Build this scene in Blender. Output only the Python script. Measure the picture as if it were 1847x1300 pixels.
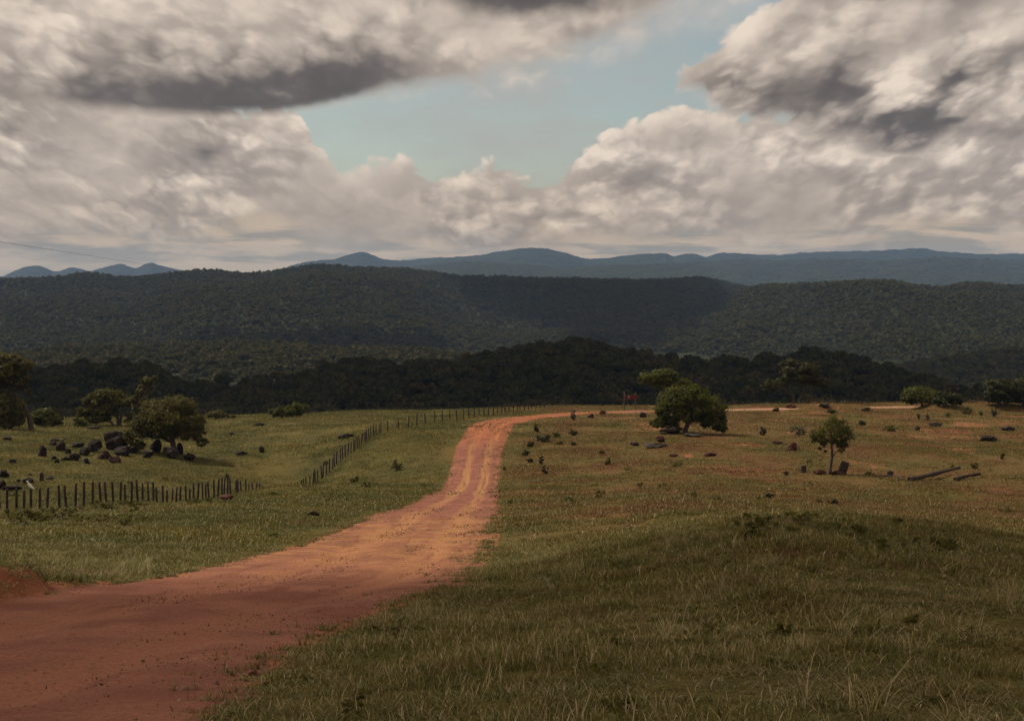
import bpy, math, random
import numpy as np
from mathutils import Vector

# ------------------------------------------------------------------ scene, camera, sky, sun, exposure
for o in list(bpy.data.objects):
    bpy.data.objects.remove(o)
SC = bpy.context.scene
COL = SC.collection
random.seed(7)
RNG = np.random.default_rng(11)

F = 2565.0                      # focal length in photograph pixels (1847 wide)
CX, CY, HORIZON = 923.5, 650.0, 500.0
PITCH = math.atan((CY - HORIZON) / F)
cam_data = bpy.data.cameras.new("camera")
cam_data.sensor_fit = 'HORIZONTAL'
cam_data.sensor_width = 36.0
cam_data.lens = 36.0 * F / 1847.0
cam_data.clip_start = 0.1
cam_data.clip_end = 60000.0
cam = bpy.data.objects.new("camera", cam_data)
cam.location = (0, 0, 0)
cam.rotation_euler = (math.pi / 2 - PITCH, 0, 0)
COL.objects.link(cam)
SC.camera = cam

SUN_EL = math.radians(50.0)
SUN_AZ = math.radians(-62.0)     # measured from +Y (the view direction) towards +X
SUN = np.array([math.cos(SUN_EL) * math.sin(SUN_AZ), math.cos(SUN_EL) * math.cos(SUN_AZ), math.sin(SUN_EL)])

SC.view_settings.view_transform = 'Standard'
SC.view_settings.look = 'None'
SC.view_settings.exposure = EXPOSURE = 0.0
SC.view_settings.gamma = 1.0
SC.cycles.use_denoising = True
SC.cycles.denoising_prefilter = 'NONE'
SC.cycles.max_bounces = 6
SC.cycles.diffuse_bounces = 3
SC.cycles.glossy_bounces = 2
SC.cycles.transmission_bounces = 3
SC.cycles.transparent_max_bounces = 8
SC.cycles.volume_bounces = 0
SC.cycles.caustics_reflective = False
SC.cycles.caustics_refractive = False
SC.cycles.sample_clamp_indirect = 4.0

sun_data = bpy.data.lights.new("sun", 'SUN')
sun_data.energy = 3.9
sun_data.angle = math.radians(0.5)
sun_data.color = (1.0, 0.92, 0.80)
sun_ob = bpy.data.objects.new("sun", sun_data)
sun_ob.rotation_euler = Vector((-SUN[0], -SUN[1], -SUN[2])).to_track_quat('-Z', 'Y').to_euler()
COL.objects.link(sun_ob)


class Nodes:
    """small helper that writes node graphs"""
    def __init__(self, tree):
        self.t = tree

    def add(self, kind, **kw):
        n = self.t.nodes.new(kind)
        for k, v in kw.items():
            setattr(n, k, v)
        return n

    def put(self, sock, v):
        if v is None:
            return
        if isinstance(v, bpy.types.NodeSocket):
            self.t.links.new(v, sock)
        elif isinstance(v, (tuple, list)) and len(v) == 3 and sock.type == 'RGBA':
            sock.default_value = (*v, 1.0)
        else:
            sock.default_value = v

    def m(self, op, a, b=None, c=None, clamp=False):
        n = self.add('ShaderNodeMath', operation=op, use_clamp=clamp)
        for i, v in enumerate((a, b, c)):
            self.put(n.inputs[i], v)
        return n.outputs[0]

    def v(self, op, a, b=None, scale=None):
        n = self.add('ShaderNodeVectorMath', operation=op)
        self.put(n.inputs[0], a)
        self.put(n.inputs[1], b)
        if scale is not None:
            self.put(n.inputs[3], scale)
        return n.outputs['Value'] if op in ('LENGTH', 'DOT_PRODUCT', 'DISTANCE') else n.outputs[0]

    def xyz(self, x, y, z=0.0):
        n = self.add('ShaderNodeCombineXYZ')
        for i, v in enumerate((x, y, z)):
            self.put(n.inputs[i], v)
        return n.outputs[0]

    def sep(self, v):
        n = self.add('ShaderNodeSeparateXYZ')
        self.put(n.inputs[0], v)
        return n.outputs

    def ramp(self, v, lo, hi, a=0.0, b=1.0, smooth=True):
        n = self.add('ShaderNodeMapRange', interpolation_type='SMOOTHSTEP' if smooth else 'LINEAR')
        for i, x in enumerate((v, lo, hi, a, b)):
            self.put(n.inputs[i], x)
        return n.outputs[0]

    def mix(self, f, a, b, kind='MIX'):
        n = self.add('ShaderNodeMix', data_type='RGBA', blend_type=kind)
        self.put(n.inputs[0], f)
        self.put(n.inputs[6], a)
        self.put(n.inputs[7], b)
        return n.outputs[2]

    def noise(self, p, scale, detail=4.0, rough=0.55, color=False, dist=0.0, lac=2.0, dim='3D'):
        n = self.add('ShaderNodeTexNoise', noise_dimensions=dim)
        self.put(n.inputs['Vector'], p)
        n.inputs['Scale'].default_value = scale
        n.inputs['Detail'].default_value = detail
        n.inputs['Roughness'].default_value = rough
        n.inputs['Lacunarity'].default_value = lac
        n.inputs['Distortion'].default_value = dist
        return n.outputs['Color'] if color else n.outputs[0]

    def voro(self, p, scale, detail=0.0, rough=0.5, feature='F1', smooth=None, out='Distance', dim='3D'):
        n = self.add('ShaderNodeTexVoronoi', feature=feature, voronoi_dimensions=dim)
        self.put(n.inputs['Vector'], p)
        n.inputs['Scale'].default_value = scale
        n.inputs['Detail'].default_value = detail
        n.inputs['Roughness'].default_value = rough
        if smooth is not None:
            n.inputs['Smoothness'].default_value = smooth
        return n.outputs[out]

    def attr(self, name, kind='GEOMETRY', out='Fac'):
        n = self.add('ShaderNodeAttribute', attribute_name=name, attribute_type=kind)
        return n.outputs[out]


def build_world():
    w = bpy.data.worlds.new("World")
    SC.world = w
    w.use_nodes = True
    w.cycles.sampling_method = 'NONE'
    t = w.node_tree
    t.nodes.clear()
    N = Nodes(t)
    d = N.add('ShaderNodeTexCoord').outputs['Generated']
    s = N.sep(d)
    az = N.m('ARCTAN2', s[0], s[1])
    el = N.m('ARCSINE', s[2])
    A = N.m('MULTIPLY', az, 2.565)          # direction measured in units of 0.39 rad: across
    E = N.m('MULTIPLY', el, 2.565)          # and up from the horizon
    Ec = N.m('MAXIMUM', E, -0.05)
    P = N.xyz(A, Ec)

    # cloud field: density at a direction P, in a group so it can be sampled again towards the sun
    g = bpy.data.node_groups.new("cloud_density", 'ShaderNodeTree')
    g.interface.new_socket("P", in_out='INPUT', socket_type='NodeSocketVector')
    g.interface.new_socket("D", in_out='OUTPUT', socket_type='NodeSocketFloat')
    G = Nodes(g)
    gi0 = G.sep(G.add('NodeGroupInput').outputs[0])
    gi = G.xyz(gi0[0], gi0[1], G.m('MULTIPLY', gi0[2], 1e-7))
    go = G.add('NodeGroupOutput')
    q = G.sep(gi)
    k = G.m('ADD', q[1], 0.95)
    Q = G.xyz(G.m('DIVIDE', G.m('MULTIPLY', q[0], 1.75), k), G.m('MULTIPLY', G.m('LOGARITHM', k, math.e), 2.6), 0.0)
    w1 = G.noise(Q, 1.6, 2, 0.5, color=True, dim='2D')
    Qw = G.v('ADD', Q, G.v('SCALE', G.v('SUBTRACT', w1, (0.5, 0.5, 0.5)), scale=0.07))
    w2 = G.noise(Qw, 12.0, 2, 0.55, color=True, dim='2D')
    Qv = G.v('ADD', Qw, G.v('SCALE', G.v('SUBTRACT', w2, (0.5, 0.5, 0.5)), scale=0.07))
    bil = G.voro(Qv, 6.2, 2.0, 0.6, dim='2D')
    fb = G.noise(Qv, 4.2, 6, 0.58, dim='2D')
    dd = G.m('ADD', G.m('MULTIPLY', G.m('SUBTRACT', fb, 0.5), 1.3), G.m('MULTIPLY', G.m('SUBTRACT', 0.45, bil), 0.95))

    G.put(go.inputs[0], dd)

    def blobs(NN, pv, items):
        """sum of soft ellipses: (px, py, rx, ry, tilt degrees, weight) written in photograph pixels = directions"""
        tot = None
        px_, py_, _ = NN.sep(pv)
        for (bx, by, rx, ry, tilt, wt) in items:
            mp = NN.add('ShaderNodeMapping', vector_type='TEXTURE')
            if tot is None:
                NN.put(mp.inputs[0], pv)
            else:                            # one ellipse after the other keeps the compiled shader small
                NN.put(mp.inputs[0], NN.xyz(px_, py_, tot))
            mp.inputs['Location'].default_value = ((bx - CX) / 1000, (HORIZON - by) / 1000, 0)
            mp.inputs['Rotation'].default_value = (0, 0, math.radians(tilt))
            mp.inputs['Scale'].default_value = (rx / 1000, ry / 1000, 1e7)
            ln = NN.v('LENGTH', mp.outputs[0])
            val = NN.ramp(ln, 1.0, 0.0, 0.0, wt)
            tot = val if tot is None else NN.m('ADD', tot, val)
        return tot
    def dens(p):
        n = N.add('ShaderNodeGroup')
        n.node_tree = g
        N.put(n.inputs[0], p)
        return n.outputs[0]
    D0 = dens(P)
    D1 = dens(N.xyz(N.m('ADD', A, -0.014), N.m('ADD', Ec, 0.020), D0))
    D2 = dens(N.xyz(N.m('ADD', A, -0.050), N.m('ADD', Ec, 0.070), D1))
    def curve(table):
        """a height above the horizon (or a strength) that changes with the direction across"""
        r = N.add('ShaderNodeValToRGB')
        N.put(r.inputs[0], N.m('ADD', N.m('MULTIPLY', A, 0.5), 0.5))
        e = r.color_ramp.elements
        r.color_ramp.interpolation = 'EASE' if len(table) < 10 else 'LINEAR'
        for i, (px, v) in enumerate(table):
            pos = (px - CX) / 2000 + 0.5
            if i < 2:
                e[i].position = pos
                q = e[i]
            else:
                q = e.new(pos)
            q.color = (v, v, v, 1)
        return r.outputs[0]

    def heights(table):
        return curve([(px, (HORIZON - py) / 1000) for px, py in table])
    # broad light and shade over whole cloud bodies, and zones where the surface is smooth or knobbly
    Pb = N.v('ADD', P, N.v('SCALE', N.v('SUBTRACT', N.noise(P, 9.0, 2, 0.5, color=True, dim='2D'), (0.5, 0.5, 0.5)), scale=0.05))
    b0 = N.noise(N.v('MULTIPLY', Pb, (1.0, 1.35, 1.0)), 5.2, 3, 0.45, dim='2D')
    b1 = N.noise(N.v('MULTIPLY', N.v('ADD', Pb, (-0.04, 0.055, 0.0)), (1.0, 1.35, 1.0)), 5.2, 3, 0.45, dim='2D')
    knob = N.ramp(N.noise(N.v('ADD', P, (3.1, 1.7, 0.0)), 3.4, 2, 0.5, dim='2D'), 0.36, 0.62, 0.26, 0.95)
    lit = N.m('ADD', N.m('MULTIPLY', N.m('SUBTRACT', D0, D1), 0.42), N.m('MULTIPLY', N.m('SUBTRACT', D0, D2), 0.26))
    lit = N.m('ADD', lit, N.m('MULTIPLY', D0, 0.11))
    lit = N.m('ADD', N.m('MULTIPLY', lit, knob), N.m('MULTIPLY', N.m('SUBTRACT', b0, b1), N.ramp(E, 0.14, 0.32, 0.20, 0.55)))
    lit = N.m('MAXIMUM', lit, N.m('ADD', N.m('MULTIPLY', lit, 0.40), -0.075))
    wn = N.noise(P, 6.0, 4, 0.6, color=True, dim='2D')
    pd = N.sep(N.v('ADD', P, N.v('MULTIPLY', N.v('SUBTRACT', wn, (0.5, 0.5, 0.5)), (0.10, 0.06, 0.0))))
    dark = N.m('MINIMUM', blobs(N, N.xyz(pd[0], pd[1], N.m('MULTIPLY', lit, 1e-7)), DARK), 1.0)
    brt = blobs(N, N.xyz(pd[0], pd[1], N.m('MULTIPLY', dark, 1e-7)), BRIGHT)
    rough = N.m('ADD', D0, N.m('MULTIPLY', N.m('SUBTRACT', b0, 0.5), 0.8))
    # the low far bank of cumulus
    tb = N.m('SUBTRACT', N.m('ADD', heights(BANK_TOP), N.m('MULTIPLY', rough, 0.042)), E)
    a_bank = N.ramp(tb, -0.004, 0.012)
    v_bank = N.m('ADD', N.m('ADD', 0.635, N.m('MULTIPLY', lit, N.ramp(E, 0.06, 0.24, 0.65, 0.95))), N.ramp(tb, 0.055, 0.0, 0.0, 0.16))
    v_bank = N.m('SUBTRACT', N.m('ADD', v_bank, N.m('MULTIPLY', brt, 0.6)), N.ramp(E, 0.20, 0.07, 0.0, 0.07))
    # the heap cloud to the right
    h2 = N.m('ADD', N.m('SUBTRACT', E, heights(HEAP_BASE)), N.m('MULTIPLY', rough, 0.035))
    t2 = N.m('SUBTRACT', N.m('ADD', heights(HEAP_TOP), N.m('MULTIPLY', rough, 0.05)), E)
    a_heap = N.m('MULTIPLY', N.ramp(h2, -0.010, 0.020), N.ramp(t2, -0.004, 0.018))
    dk2 = N.m('MULTIPLY', N.ramp(N.m('ADD', h2, N.m('MULTIPLY', rough, 0.045)), 0.115, 0.0), curve(HEAP_DARK))
    v_heap = N.m('ADD', N.m('ADD', 0.63, lit), N.m('ADD', brt, N.ramp(t2, 0.07, 0.0, 0.0, 0.16)))
    v_heap = N.m('MULTIPLY', N.m('MINIMUM', v_heap, 1.0), N.m('SUBTRACT', 1.0, N.m('MULTIPLY', N.m('MAXIMUM', dk2, dark), 0.84)))
    # the great cloud overhead on the left with its flat grey base
    h1 = N.m('ADD', N.m('SUBTRACT', E, heights(GREAT_BASE)), N.m('MULTIPLY', rough, N.ramp(A, -0.35, 0.05, 0.009, 0.035)))
    a_great = N.ramp(N.m('DIVIDE', h1, curve(GREAT_SOFT)), -0.35, 1.0)
    dk1 = N.m('MULTIPLY', N.ramp(N.m('ADD', h1, N.m('MULTIPLY', rough, 0.05)), 0.135, 0.0), curve(GREAT_DARK))
    v_great = N.m('ADD', N.m('ADD', 0.68, N.m('MULTIPLY', lit, 0.70)), brt)
    v_great = N.m('MULTIPLY', N.m('MINIMUM', v_great, 1.0), N.m('SUBTRACT', 1.0, N.m('MULTIPLY', N.m('MAXIMUM', dk1, dark), 0.83)))

    def fmix(f, x, y):
        return N.m('ADD', x, N.m('MULTIPLY', f, N.m('SUBTRACT', y, x)))
    val = fmix(a_great, fmix(a_heap, v_bank, v_heap), v_great)
    val = N.m('MAXIMUM', N.m('MINIMUM', val, 1.0), 0.05)
    alpha = N.m('SUBTRACT', 1.0, N.m('MULTIPLY', N.m('MULTIPLY', N.m('SUBTRACT', 1.0, a_bank), N.m('SUBTRACT', 1.0, a_heap)), N.m('SUBTRACT', 1.0, a_great)))
    cr = N.add('ShaderNodeValToRGB')
    N.put(cr.inputs[0], val)
    els = cr.color_ramp.elements
    els[0].position, els[0].color = 0.0, (0.074, 0.065, 0.060, 1)
    els[1].position, els[1].color = 1.0, (0.84, 0.71, 0.585, 1)
    for pos, c in ((0.22, (0.148, 0.127, 0.115)), (0.45, (0.352, 0.295, 0.250)), (0.65, (0.520, 0.438, 0.370)), (0.82, (0.69, 0.580, 0.482))):
        e = els.new(pos)
        e.color = (*c, 1)
    cloud = cr.outputs[0]
    # low streaky cloud far away near the horizon
    low = N.ramp(N.m('ADD', E, N.m('MULTIPLY', N.m('SUBTRACT', b0, 0.5), 0.16)), 0.098, 0.045)
    Qs = N.xyz(N.m('MULTIPLY', A, 5.0), N.m('MULTIPLY', E, 34.0), 9.1)
    st = N.noise(Qs, 1.0, 5, 0.55, dist=0.3)
    st2 = N.noise(N.v('ADD', Qs, (0.0, 0.35, 0)), 1.0, 5, 0.55, dist=0.3)
    streak = N.m('ADD', N.ramp(st, 0.38, 0.58), N.m('MULTIPLY', N.m('SUBTRACT', st, st2), 1.0), clamp=True)
    streak_c = N.mix(streak, (0.335, 0.305, 0.258), (0.64, 0.51, 0.375))
    # thin pale air close to the horizon
    sky = N.add('ShaderNodeTexSky', sky_type='NISHITA')
    sky.sun_disc = False
    sky.sun_elevation = SUN_EL
    sky.sun_rotation = SUN_AZ
    sky.air_density = 1.0
    sky.dust_density = 1.2
    sky.ozone_density = 1.0
    blue = N.mix(1.0, sky.outputs[0], (0.100, 0.0965, 0.0815), 'MULTIPLY')
    blue = N.mix(N.ramp(E, 0.16, 0.02), blue, (0.42, 0.395, 0.33))
    veil = N.noise(N.xyz(N.m('MULTIPLY', A, 2.2), N.m('MULTIPLY', E, 6.0), 1.0), 1.6, 5, 0.6)
    blue = N.mix(N.ramp(veil, 0.32, 0.75, 0.16, 0.80), blue, (0.44, 0.425, 0.395))
    c = N.mix(alpha, blue, cloud)
    c = N.mix(N.m('MULTIPLY', low, 0.85), c, streak_c)
    low2 = N.ramp(E, 0.045, 0.005)
    c = N.mix(N.m('MULTIPLY', low2, 0.45), c, (0.53, 0.46, 0.36))
    c = N.mix(N.ramp(E, 0.22, 0.04), c, N.mix(1.0, c, (1.05, 0.985, 0.875), 'MULTIPLY'))
    bg = N.add('ShaderNodeBackground')
    N.put(bg.inputs[0], N.v('SCALE', c, scale=10.0))
    bg.inputs[1].default_value = 0.1
    out = N.add('ShaderNodeOutputWorld')
    t.links.new(bg.outputs[0], out.inputs[0])


# cloud layout over the view: directions are written as photograph pixels
BANK_TOP = [(-70, 140), (100, 140), (200, 150), (300, 160), (400, 172), (500, 186), (548, 212), (580, 262), (620, 292), (680, 290), (740, 278), (790, 294), (850, 290), (900, 284), (950, 300), (1000, 294),
            (1040, 262), (1090, 238), (1130, 212), (1170, 198), (1230, 180), (1320, 200), (1500, 180), (1700, 170), (1900, 170)]
HEAP_BASE = [(1180, 186), (1220, 190), (1270, 212), (1350, 238), (1440, 258), (1520, 272), (1590, 290), (1640, 288), (1690, 262), (1725, 228), (1770, 200), (1900, 190)]
HEAP_TOP = [(1150, 330), (1188, 260), (1205, 165), (1222, 120), (1262, 84), (1310, 56), (1360, 24), (1400, -4), (1450, -60), (1540, -200), (1900, -400)]
HEAP_DARK = [(1230, 0.20), (1300, 0.42), (1420, 0.45), (1500, 0.65), (1590, 0.85), (1690, 0.80), (1740, 0.35), (1850, 0.40)]
GREAT_BASE = [(-70, 214), (100, 210), (200, 216), (300, 220), (420, 226), (500, 220), (600, 206), (700, 190), (800, 182), (900, 172), (1000, 160), (1080, 134), (1150, 108), (1200, 90), (1245, 76), (1290, 66), (1340, 50), (1420, 0), (1900, -480)]
GREAT_SOFT = [(0, 0.020), (600, 0.020), (760, 0.034), (1000, 0.060), (1160, 0.085), (1250, 0.11)]
GREAT_DARK = [(0, 0.30), (110, 0.45), (190, 0.80), (320, 0.92), (620, 0.94), (710, 0.70), (780, 0.28), (900, 0.12), (1200, 0.05)]
DARK = [(640, 140, 190, 70, 8, 0.62), (430, 120, 150, 70, -15, 0.24), (960, 4, 340, 46, 0, 0.98), (1030, 72, 60, 34, 20, 0.40), (1380, 185, 120, 50, -14, 0.24), (1800, 175, 90, 36, 0, 0.35), (60, 120, 60, 130, -28, 0.26), (1700, 14, 230, 50, 0, 0.26)]
BRIGHT = [(170, 100, 170, 110, 30, 0.20), (40, 50, 60, 90, 0, 0.14), (1320, 80, 110, 60, 50, 0.20), (1450, 105, 70, 50, 0, 0.18), (1590, 150, 110, 60, -20, 0.22), (180, 240, 220, 40, 0, 0.12),
          (900, 95, 200, 60, 0, 0.12), (1560, 300, 120, 30, 0, 0.16), (1700, 300, 120, 35, 0, 0.16), (240, 40, 150, 60, 0, 0.12)]
build_world()

# ------------------------------------------------------------------ helpers: pixels to directions, noise, meshes
def slopes(px, py):
    """direction through a photograph pixel as (X/Y, Z/Y)"""
    x = (np.asarray(px, float) - CX) / F
    y = -(np.asarray(py, float) - CY) / F
    c, s = math.cos(PITCH), math.sin(PITCH)
    den = c + y * s
    return x / den, (-s + y * c) / den


def pixel_of(X, Y, Z):
    c, s = math.cos(PITCH), math.sin(PITCH)
    dep = Y * c - Z * s
    return CX + F * X / dep, CY - F * (Y * s + Z * c) / dep


def hash2(ix, iy, seed):
    h = (ix.astype(np.int64) * 374761393 + iy.astype(np.int64) * 668265263 + seed * 1274126177) & 0xFFFFFFFF
    h = ((h ^ (h >> 13)) * 1274126177) & 0xFFFFFFFF
    h = h ^ (h >> 16)
    return (h & 0xFFFFFF) / float(0xFFFFFF)


def vnoise(x, y, seed=0):
    """smooth value noise in -1..1"""
    x = np.asarray(x, float); y = np.asarray(y, float)
    ix, iy = np.floor(x), np.floor(y)
    fx, fy = x - ix, y - iy
    fx = fx * fx * fx * (fx * (fx * 6 - 15) + 10)
    fy = fy * fy * fy * (fy * (fy * 6 - 15) + 10)
    a, b = hash2(ix, iy, seed), hash2(ix + 1, iy, seed)
    c, d = hash2(ix, iy + 1, seed), hash2(ix + 1, iy + 1, seed)
    return ((a * (1 - fx) + b * fx) * (1 - fy) + (c * (1 - fx) + d * fx) * fy) * 2 - 1


def fnoise(x, y, seed=0, octaves=4, gain=0.5):
    t, amp, nrm = 0.0, 1.0, 0.0
    for k in range(octaves):
        t = t + amp * vnoise(x * 2 ** k + 17.3 * k, y * 2 ** k - 9.1 * k, seed + k)
        nrm += amp
        amp *= gain
    return t / nrm


def smooth(a, b, x):
    t = np.clip((np.asarray(x, float) - a) / (b - a), 0, 1)
    return t * t * (3 - 2 * t)


def pchip(xs, ys, x):
    """monotone cubic interpolation; ys may have trailing axes"""
    xs = np.asarray(xs, float); ys = np.asarray(ys, float); x = np.asarray(x, float)
    h = np.diff(xs)
    sh = (-1,) + (1,) * (ys.ndim - 1)
    hh = h.reshape(sh)
    dlt = np.diff(ys, axis=0) / hh
    m = np.zeros_like(ys)
    w1 = 2 * hh[1:] + hh[:-1]; w2 = hh[1:] + 2 * hh[:-1]
    same = dlt[1:] * dlt[:-1] > 0
    with np.errstate(divide='ignore', invalid='ignore'):
        mm = (w1 + w2) / (w1 / dlt[:-1] + w2 / dlt[1:])
    m[1:-1] = np.where(same, mm, 0)
    m[0], m[-1] = dlt[0], dlt[-1]
    i = np.clip(np.searchsorted(xs, x) - 1, 0, len(xs) - 2)
    t = ((x - xs[i]) / h[i]).reshape(sh)
    hi = h[i].reshape(sh)
    return ((1 + 2 * t) * (1 - t) ** 2 * ys[i] + t * (1 - t) ** 2 * hi * m[i]
            + t * t * (3 - 2 * t) * ys[i + 1] + t * t * (t - 1) * hi * m[i + 1])


def make_mesh(name, verts, faces, attrs=None, smooth_shade=False, mats=None, matidx=None):
    """faces: (n,k) array; attrs: {name: per-vertex float array}"""
    verts = np.ascontiguousarray(verts, dtype=np.float32)
    faces = np.ascontiguousarray(faces, dtype=np.int32)
    me = bpy.data.meshes.new(name)
    n, k = faces.shape
    me.vertices.add(len(verts)); me.vertices.foreach_set('co', verts.ravel())
    me.loops.add(n * k); me.loops.foreach_set('vertex_index', faces.ravel())
    me.polygons.add(n)
    me.polygons.foreach_set('loop_start', np.arange(0, n * k, k, dtype=np.int32))
    me.polygons.foreach_set('loop_total', np.full(n, k, dtype=np.int32))
    if smooth_shade:
        me.polygons.foreach_set('use_smooth', np.ones(n, dtype=bool))
    for m in mats or ():
        me.materials.append(m)
    if matidx is not None:
        me.polygons.foreach_set('material_index', np.asarray(matidx, dtype=np.int32))
    for an, av in (attrs or {}).items():
        a = me.attributes.new(an, 'FLOAT', 'POINT')
        a.data.foreach_set('value', np.ascontiguousarray(av, dtype=np.float32))
    me.update(calc_edges=True)
    return me


def obj(name, me, parent=None, loc=None):
    o = bpy.data.objects.new(name, me)
    COL.objects.link(o)
    if parent is not None:
        o.parent = parent
    if loc is not None:
        o.location = loc
    return o


def tag(o, label=None, category=None, group=None, kind=None):
    for k, v in (('label', label), ('category', category), ('group', group), ('kind', kind)):
        if v:
            o[k] = v
    return o


def thing(name, label, category, loc=(0, 0, 0), group=None, rz=0.0):
    o = bpy.data.objects.new(name, None)
    COL.objects.link(o)
    o.location = loc
    o.rotation_euler = (0, 0, rz)
    return tag(o, label, category, group)


def grid_faces(nr, nc):
    i = np.arange(nr - 1)[:, None] * nc + np.arange(nc - 1)[None, :]
    return np.stack([i, i + 1, i + nc + 1, i + nc], -1).reshape(-1, 4)


# ------------------------------------------------------------------ the lie of the land
PXC = [-260, 0, 110, 230, 310, 420, 520, 640, 850, 1050, 1250, 1450, 1650, 1847, 2110]
ROWS = {   # distance ahead: image height of the ground in each of those columns
    4:   [1440, 1440, 1440, 1440, 1440, 1440, 1440, 1440, 1435, 1425, 1420, 1420, 1420, 1425, 1430],
    6:   [1327, 1325, 1322, 1320, 1319, 1318, 1315, 1310, 1300, 1291, 1288, 1290, 1300, 1310, 1314],
    9:   [1244, 1243, 1241, 1240, 1239, 1236, 1234, 1231, 1225, 1215, 1209, 1210, 1220, 1233, 1238],
    13:  [1168, 1168, 1168, 1168, 1167, 1165, 1163, 1160, 1155, 1144, 1133, 1131, 1144, 1160, 1166],
    18:  [1098, 1100, 1102, 1103, 1104, 1104, 1103, 1102, 1098, 1084, 1066, 1058, 1070, 1090, 1098],
    25:  [1037, 1040, 1043, 1046, 1048, 1050, 1051, 1052, 1050, 1030, 1000, 980, 992, 1018, 1030],
    32:  [1000, 1003, 1005, 1008, 1010, 1013, 1014, 1015, 1015, 992, 955, 934, 948, 974, 988],
    40:  [972, 974, 976, 978, 981, 985, 987, 988, 985, 966, 938, 930, 950, 976, 990],
    50:  [945, 944, 945, 950, 953, 956, 957, 958, 955, 943, 925, 938, 958, 972, 982],
    62:  [930, 928, 922, 919, 920, 922, 926, 932, 932, 922, 912, 926, 942, 954, 960],
    75:  [930, 930, 920, 912, 914, 908, 907, 912, 914, 905, 900, 912, 922, 932, 938],
    90:  [902, 903, 903, 903, 913, 899, 893, 891, 892, 888, 881, 886, 893, 898, 902],
    100: [884, 885, 888, 893, 908, 894, 880, 884, 886, 877, 867, 869, 874, 878, 882],
    108: [866, 868, 874, 884, 899, 899, 899, 888, 879, 865, 853, 853, 856, 859, 862],
    118: [844, 846, 853, 862, 874, 900, 915, 886, 860, 846, 833, 833, 836, 838, 841],
    128: [824, 826, 830, 836, 846, 872, 886, 866, 838, 826, 813, 814, 816, 818, 821],
    150: [789, 790, 794, 800, 808, 818, 822, 800, 780, 784, 780, 786, 790, 793, 796],
    170: [774, 775, 776, 777, 779, 781, 780, 770, 760, 763, 763, 766, 768, 770, 772],
    190: [766, 766, 765, 764, 762, 760, 758, 755, 750, 748, 749, 750, 751, 752, 754],
    210: [761, 760, 758, 757, 755, 753, 750, 747, 742, 739, 738, 737, 737, 740, 742],
    228: [758, 757, 755, 754, 752, 750, 748, 744, 738, 734, 732, 729, 729, 734, 736],
}
UD = np.linspace(-0.75, 0.75, 301)
_ds, _rows = [], []
for _d, _py in ROWS.items():
    _u, _t = slopes(PXC, _py)
    _uu = np.concatenate([[-1.2], _u, [1.2]])
    _tt = np.concatenate([[_t[0]], _t, [_t[-1]]])
    _ds.append(float(_d))
    _rows.append(pchip(_uu, _tt, UD) * _d)
_z4, _z6 = _rows[0], _rows[1]
_ds = [-6.0, 1.5] + _ds                       # behind and under the camera the slope simply goes on
_rows = [_z4 + 10.0 * 0.10, _z4 + 2.5 * 0.14] + _rows
for _d, _dz in ((246.0, -4.5), (300.0, -18.0), (400.0, -48.0), (560.0, -80.0), (800.0, -96.0), (20000.0, -100.0)):   # the valley beyond the rim
    _ds.append(_d)
    _z = _rows[_ds.index(228.0)] + _dz if _d < 500 else np.full_like(UD, _dz)
    _rows.append(_z)
_rows = np.array(_rows)
_lg = np.concatenate([np.linspace(-6, 10, 130), np.geomspace(10.1, 20000, 900)])
_TAB = pchip(_ds, _rows, _lg)


def base_z(X, Y):
    X = np.asarray(X, float); Y = np.asarray(Y, float)
    u = np.clip(X / np.maximum(Y, 5.0), UD[0], UD[-1] - 1e-6)
    fu = (u - UD[0]) / (UD[1] - UD[0])
    iu = np.floor(fu).astype(int); fu = fu - iu
    Yc = np.clip(Y, -5.99, 19999)
    iy = np.clip(np.searchsorted(_lg, Yc) - 1, 0, len(_lg) - 2)
    fy = (Yc - _lg[iy]) / (_lg[iy + 1] - _lg[iy])
    iu1 = np.minimum(iu + 1, len(UD) - 1)
    a = _TAB[iy, iu] * (1 - fu) + _TAB[iy, iu1] * fu
    b = _TAB[iy + 1, iu] * (1 - fu) + _TAB[iy + 1, iu1] * fu
    return a * (1 - fy) + b * fy


# the dirt road: its two edges down the slope, then the bend along the rim
def on_base(px, py):
    """where the line of sight through a photograph pixel meets the land"""
    u, t = slopes(px, py)
    d = np.geomspace(3.5, 400, 6000)
    z = base_z(u * d, d)
    hit = np.nonzero(z >= t * d)[0]
    i = hit[0] if len(hit) else len(d) - 1
    return float(u * d[i]), float(d[i])


_L = [(0, 1085), (120, 1066), (300, 1040), (400, 1018), (480, 1000), (560, 976), (610, 954), (690, 924), (765, 899), (803, 880), (815, 850), (822, 820), (834, 792), (842, 778)]
_R = [(360, 1292), (455, 1222), (500, 1190), (600, 1135), (720, 1087), (840, 1046), (882, 992), (893, 955), (895, 922), (893, 897), (894, 878), (897, 850), (901, 820), (909, 795), (918, 778)]
_Lw = np.array([on_base(*p) for p in _L]); _Rw = np.array([on_base(*p) for p in _R])


def edge_L(Y):
    return np.interp(Y, np.concatenate([[-6, 10], _Lw[:, 1]]), np.concatenate([[-7.6, -7.2], _Lw[:, 0]]))


def edge_R(Y):
    return np.interp(Y, np.concatenate([[-6, 2], _Rw[:, 1]]), np.concatenate([[-1.9, -1.6], _Rw[:, 0]]))


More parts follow.
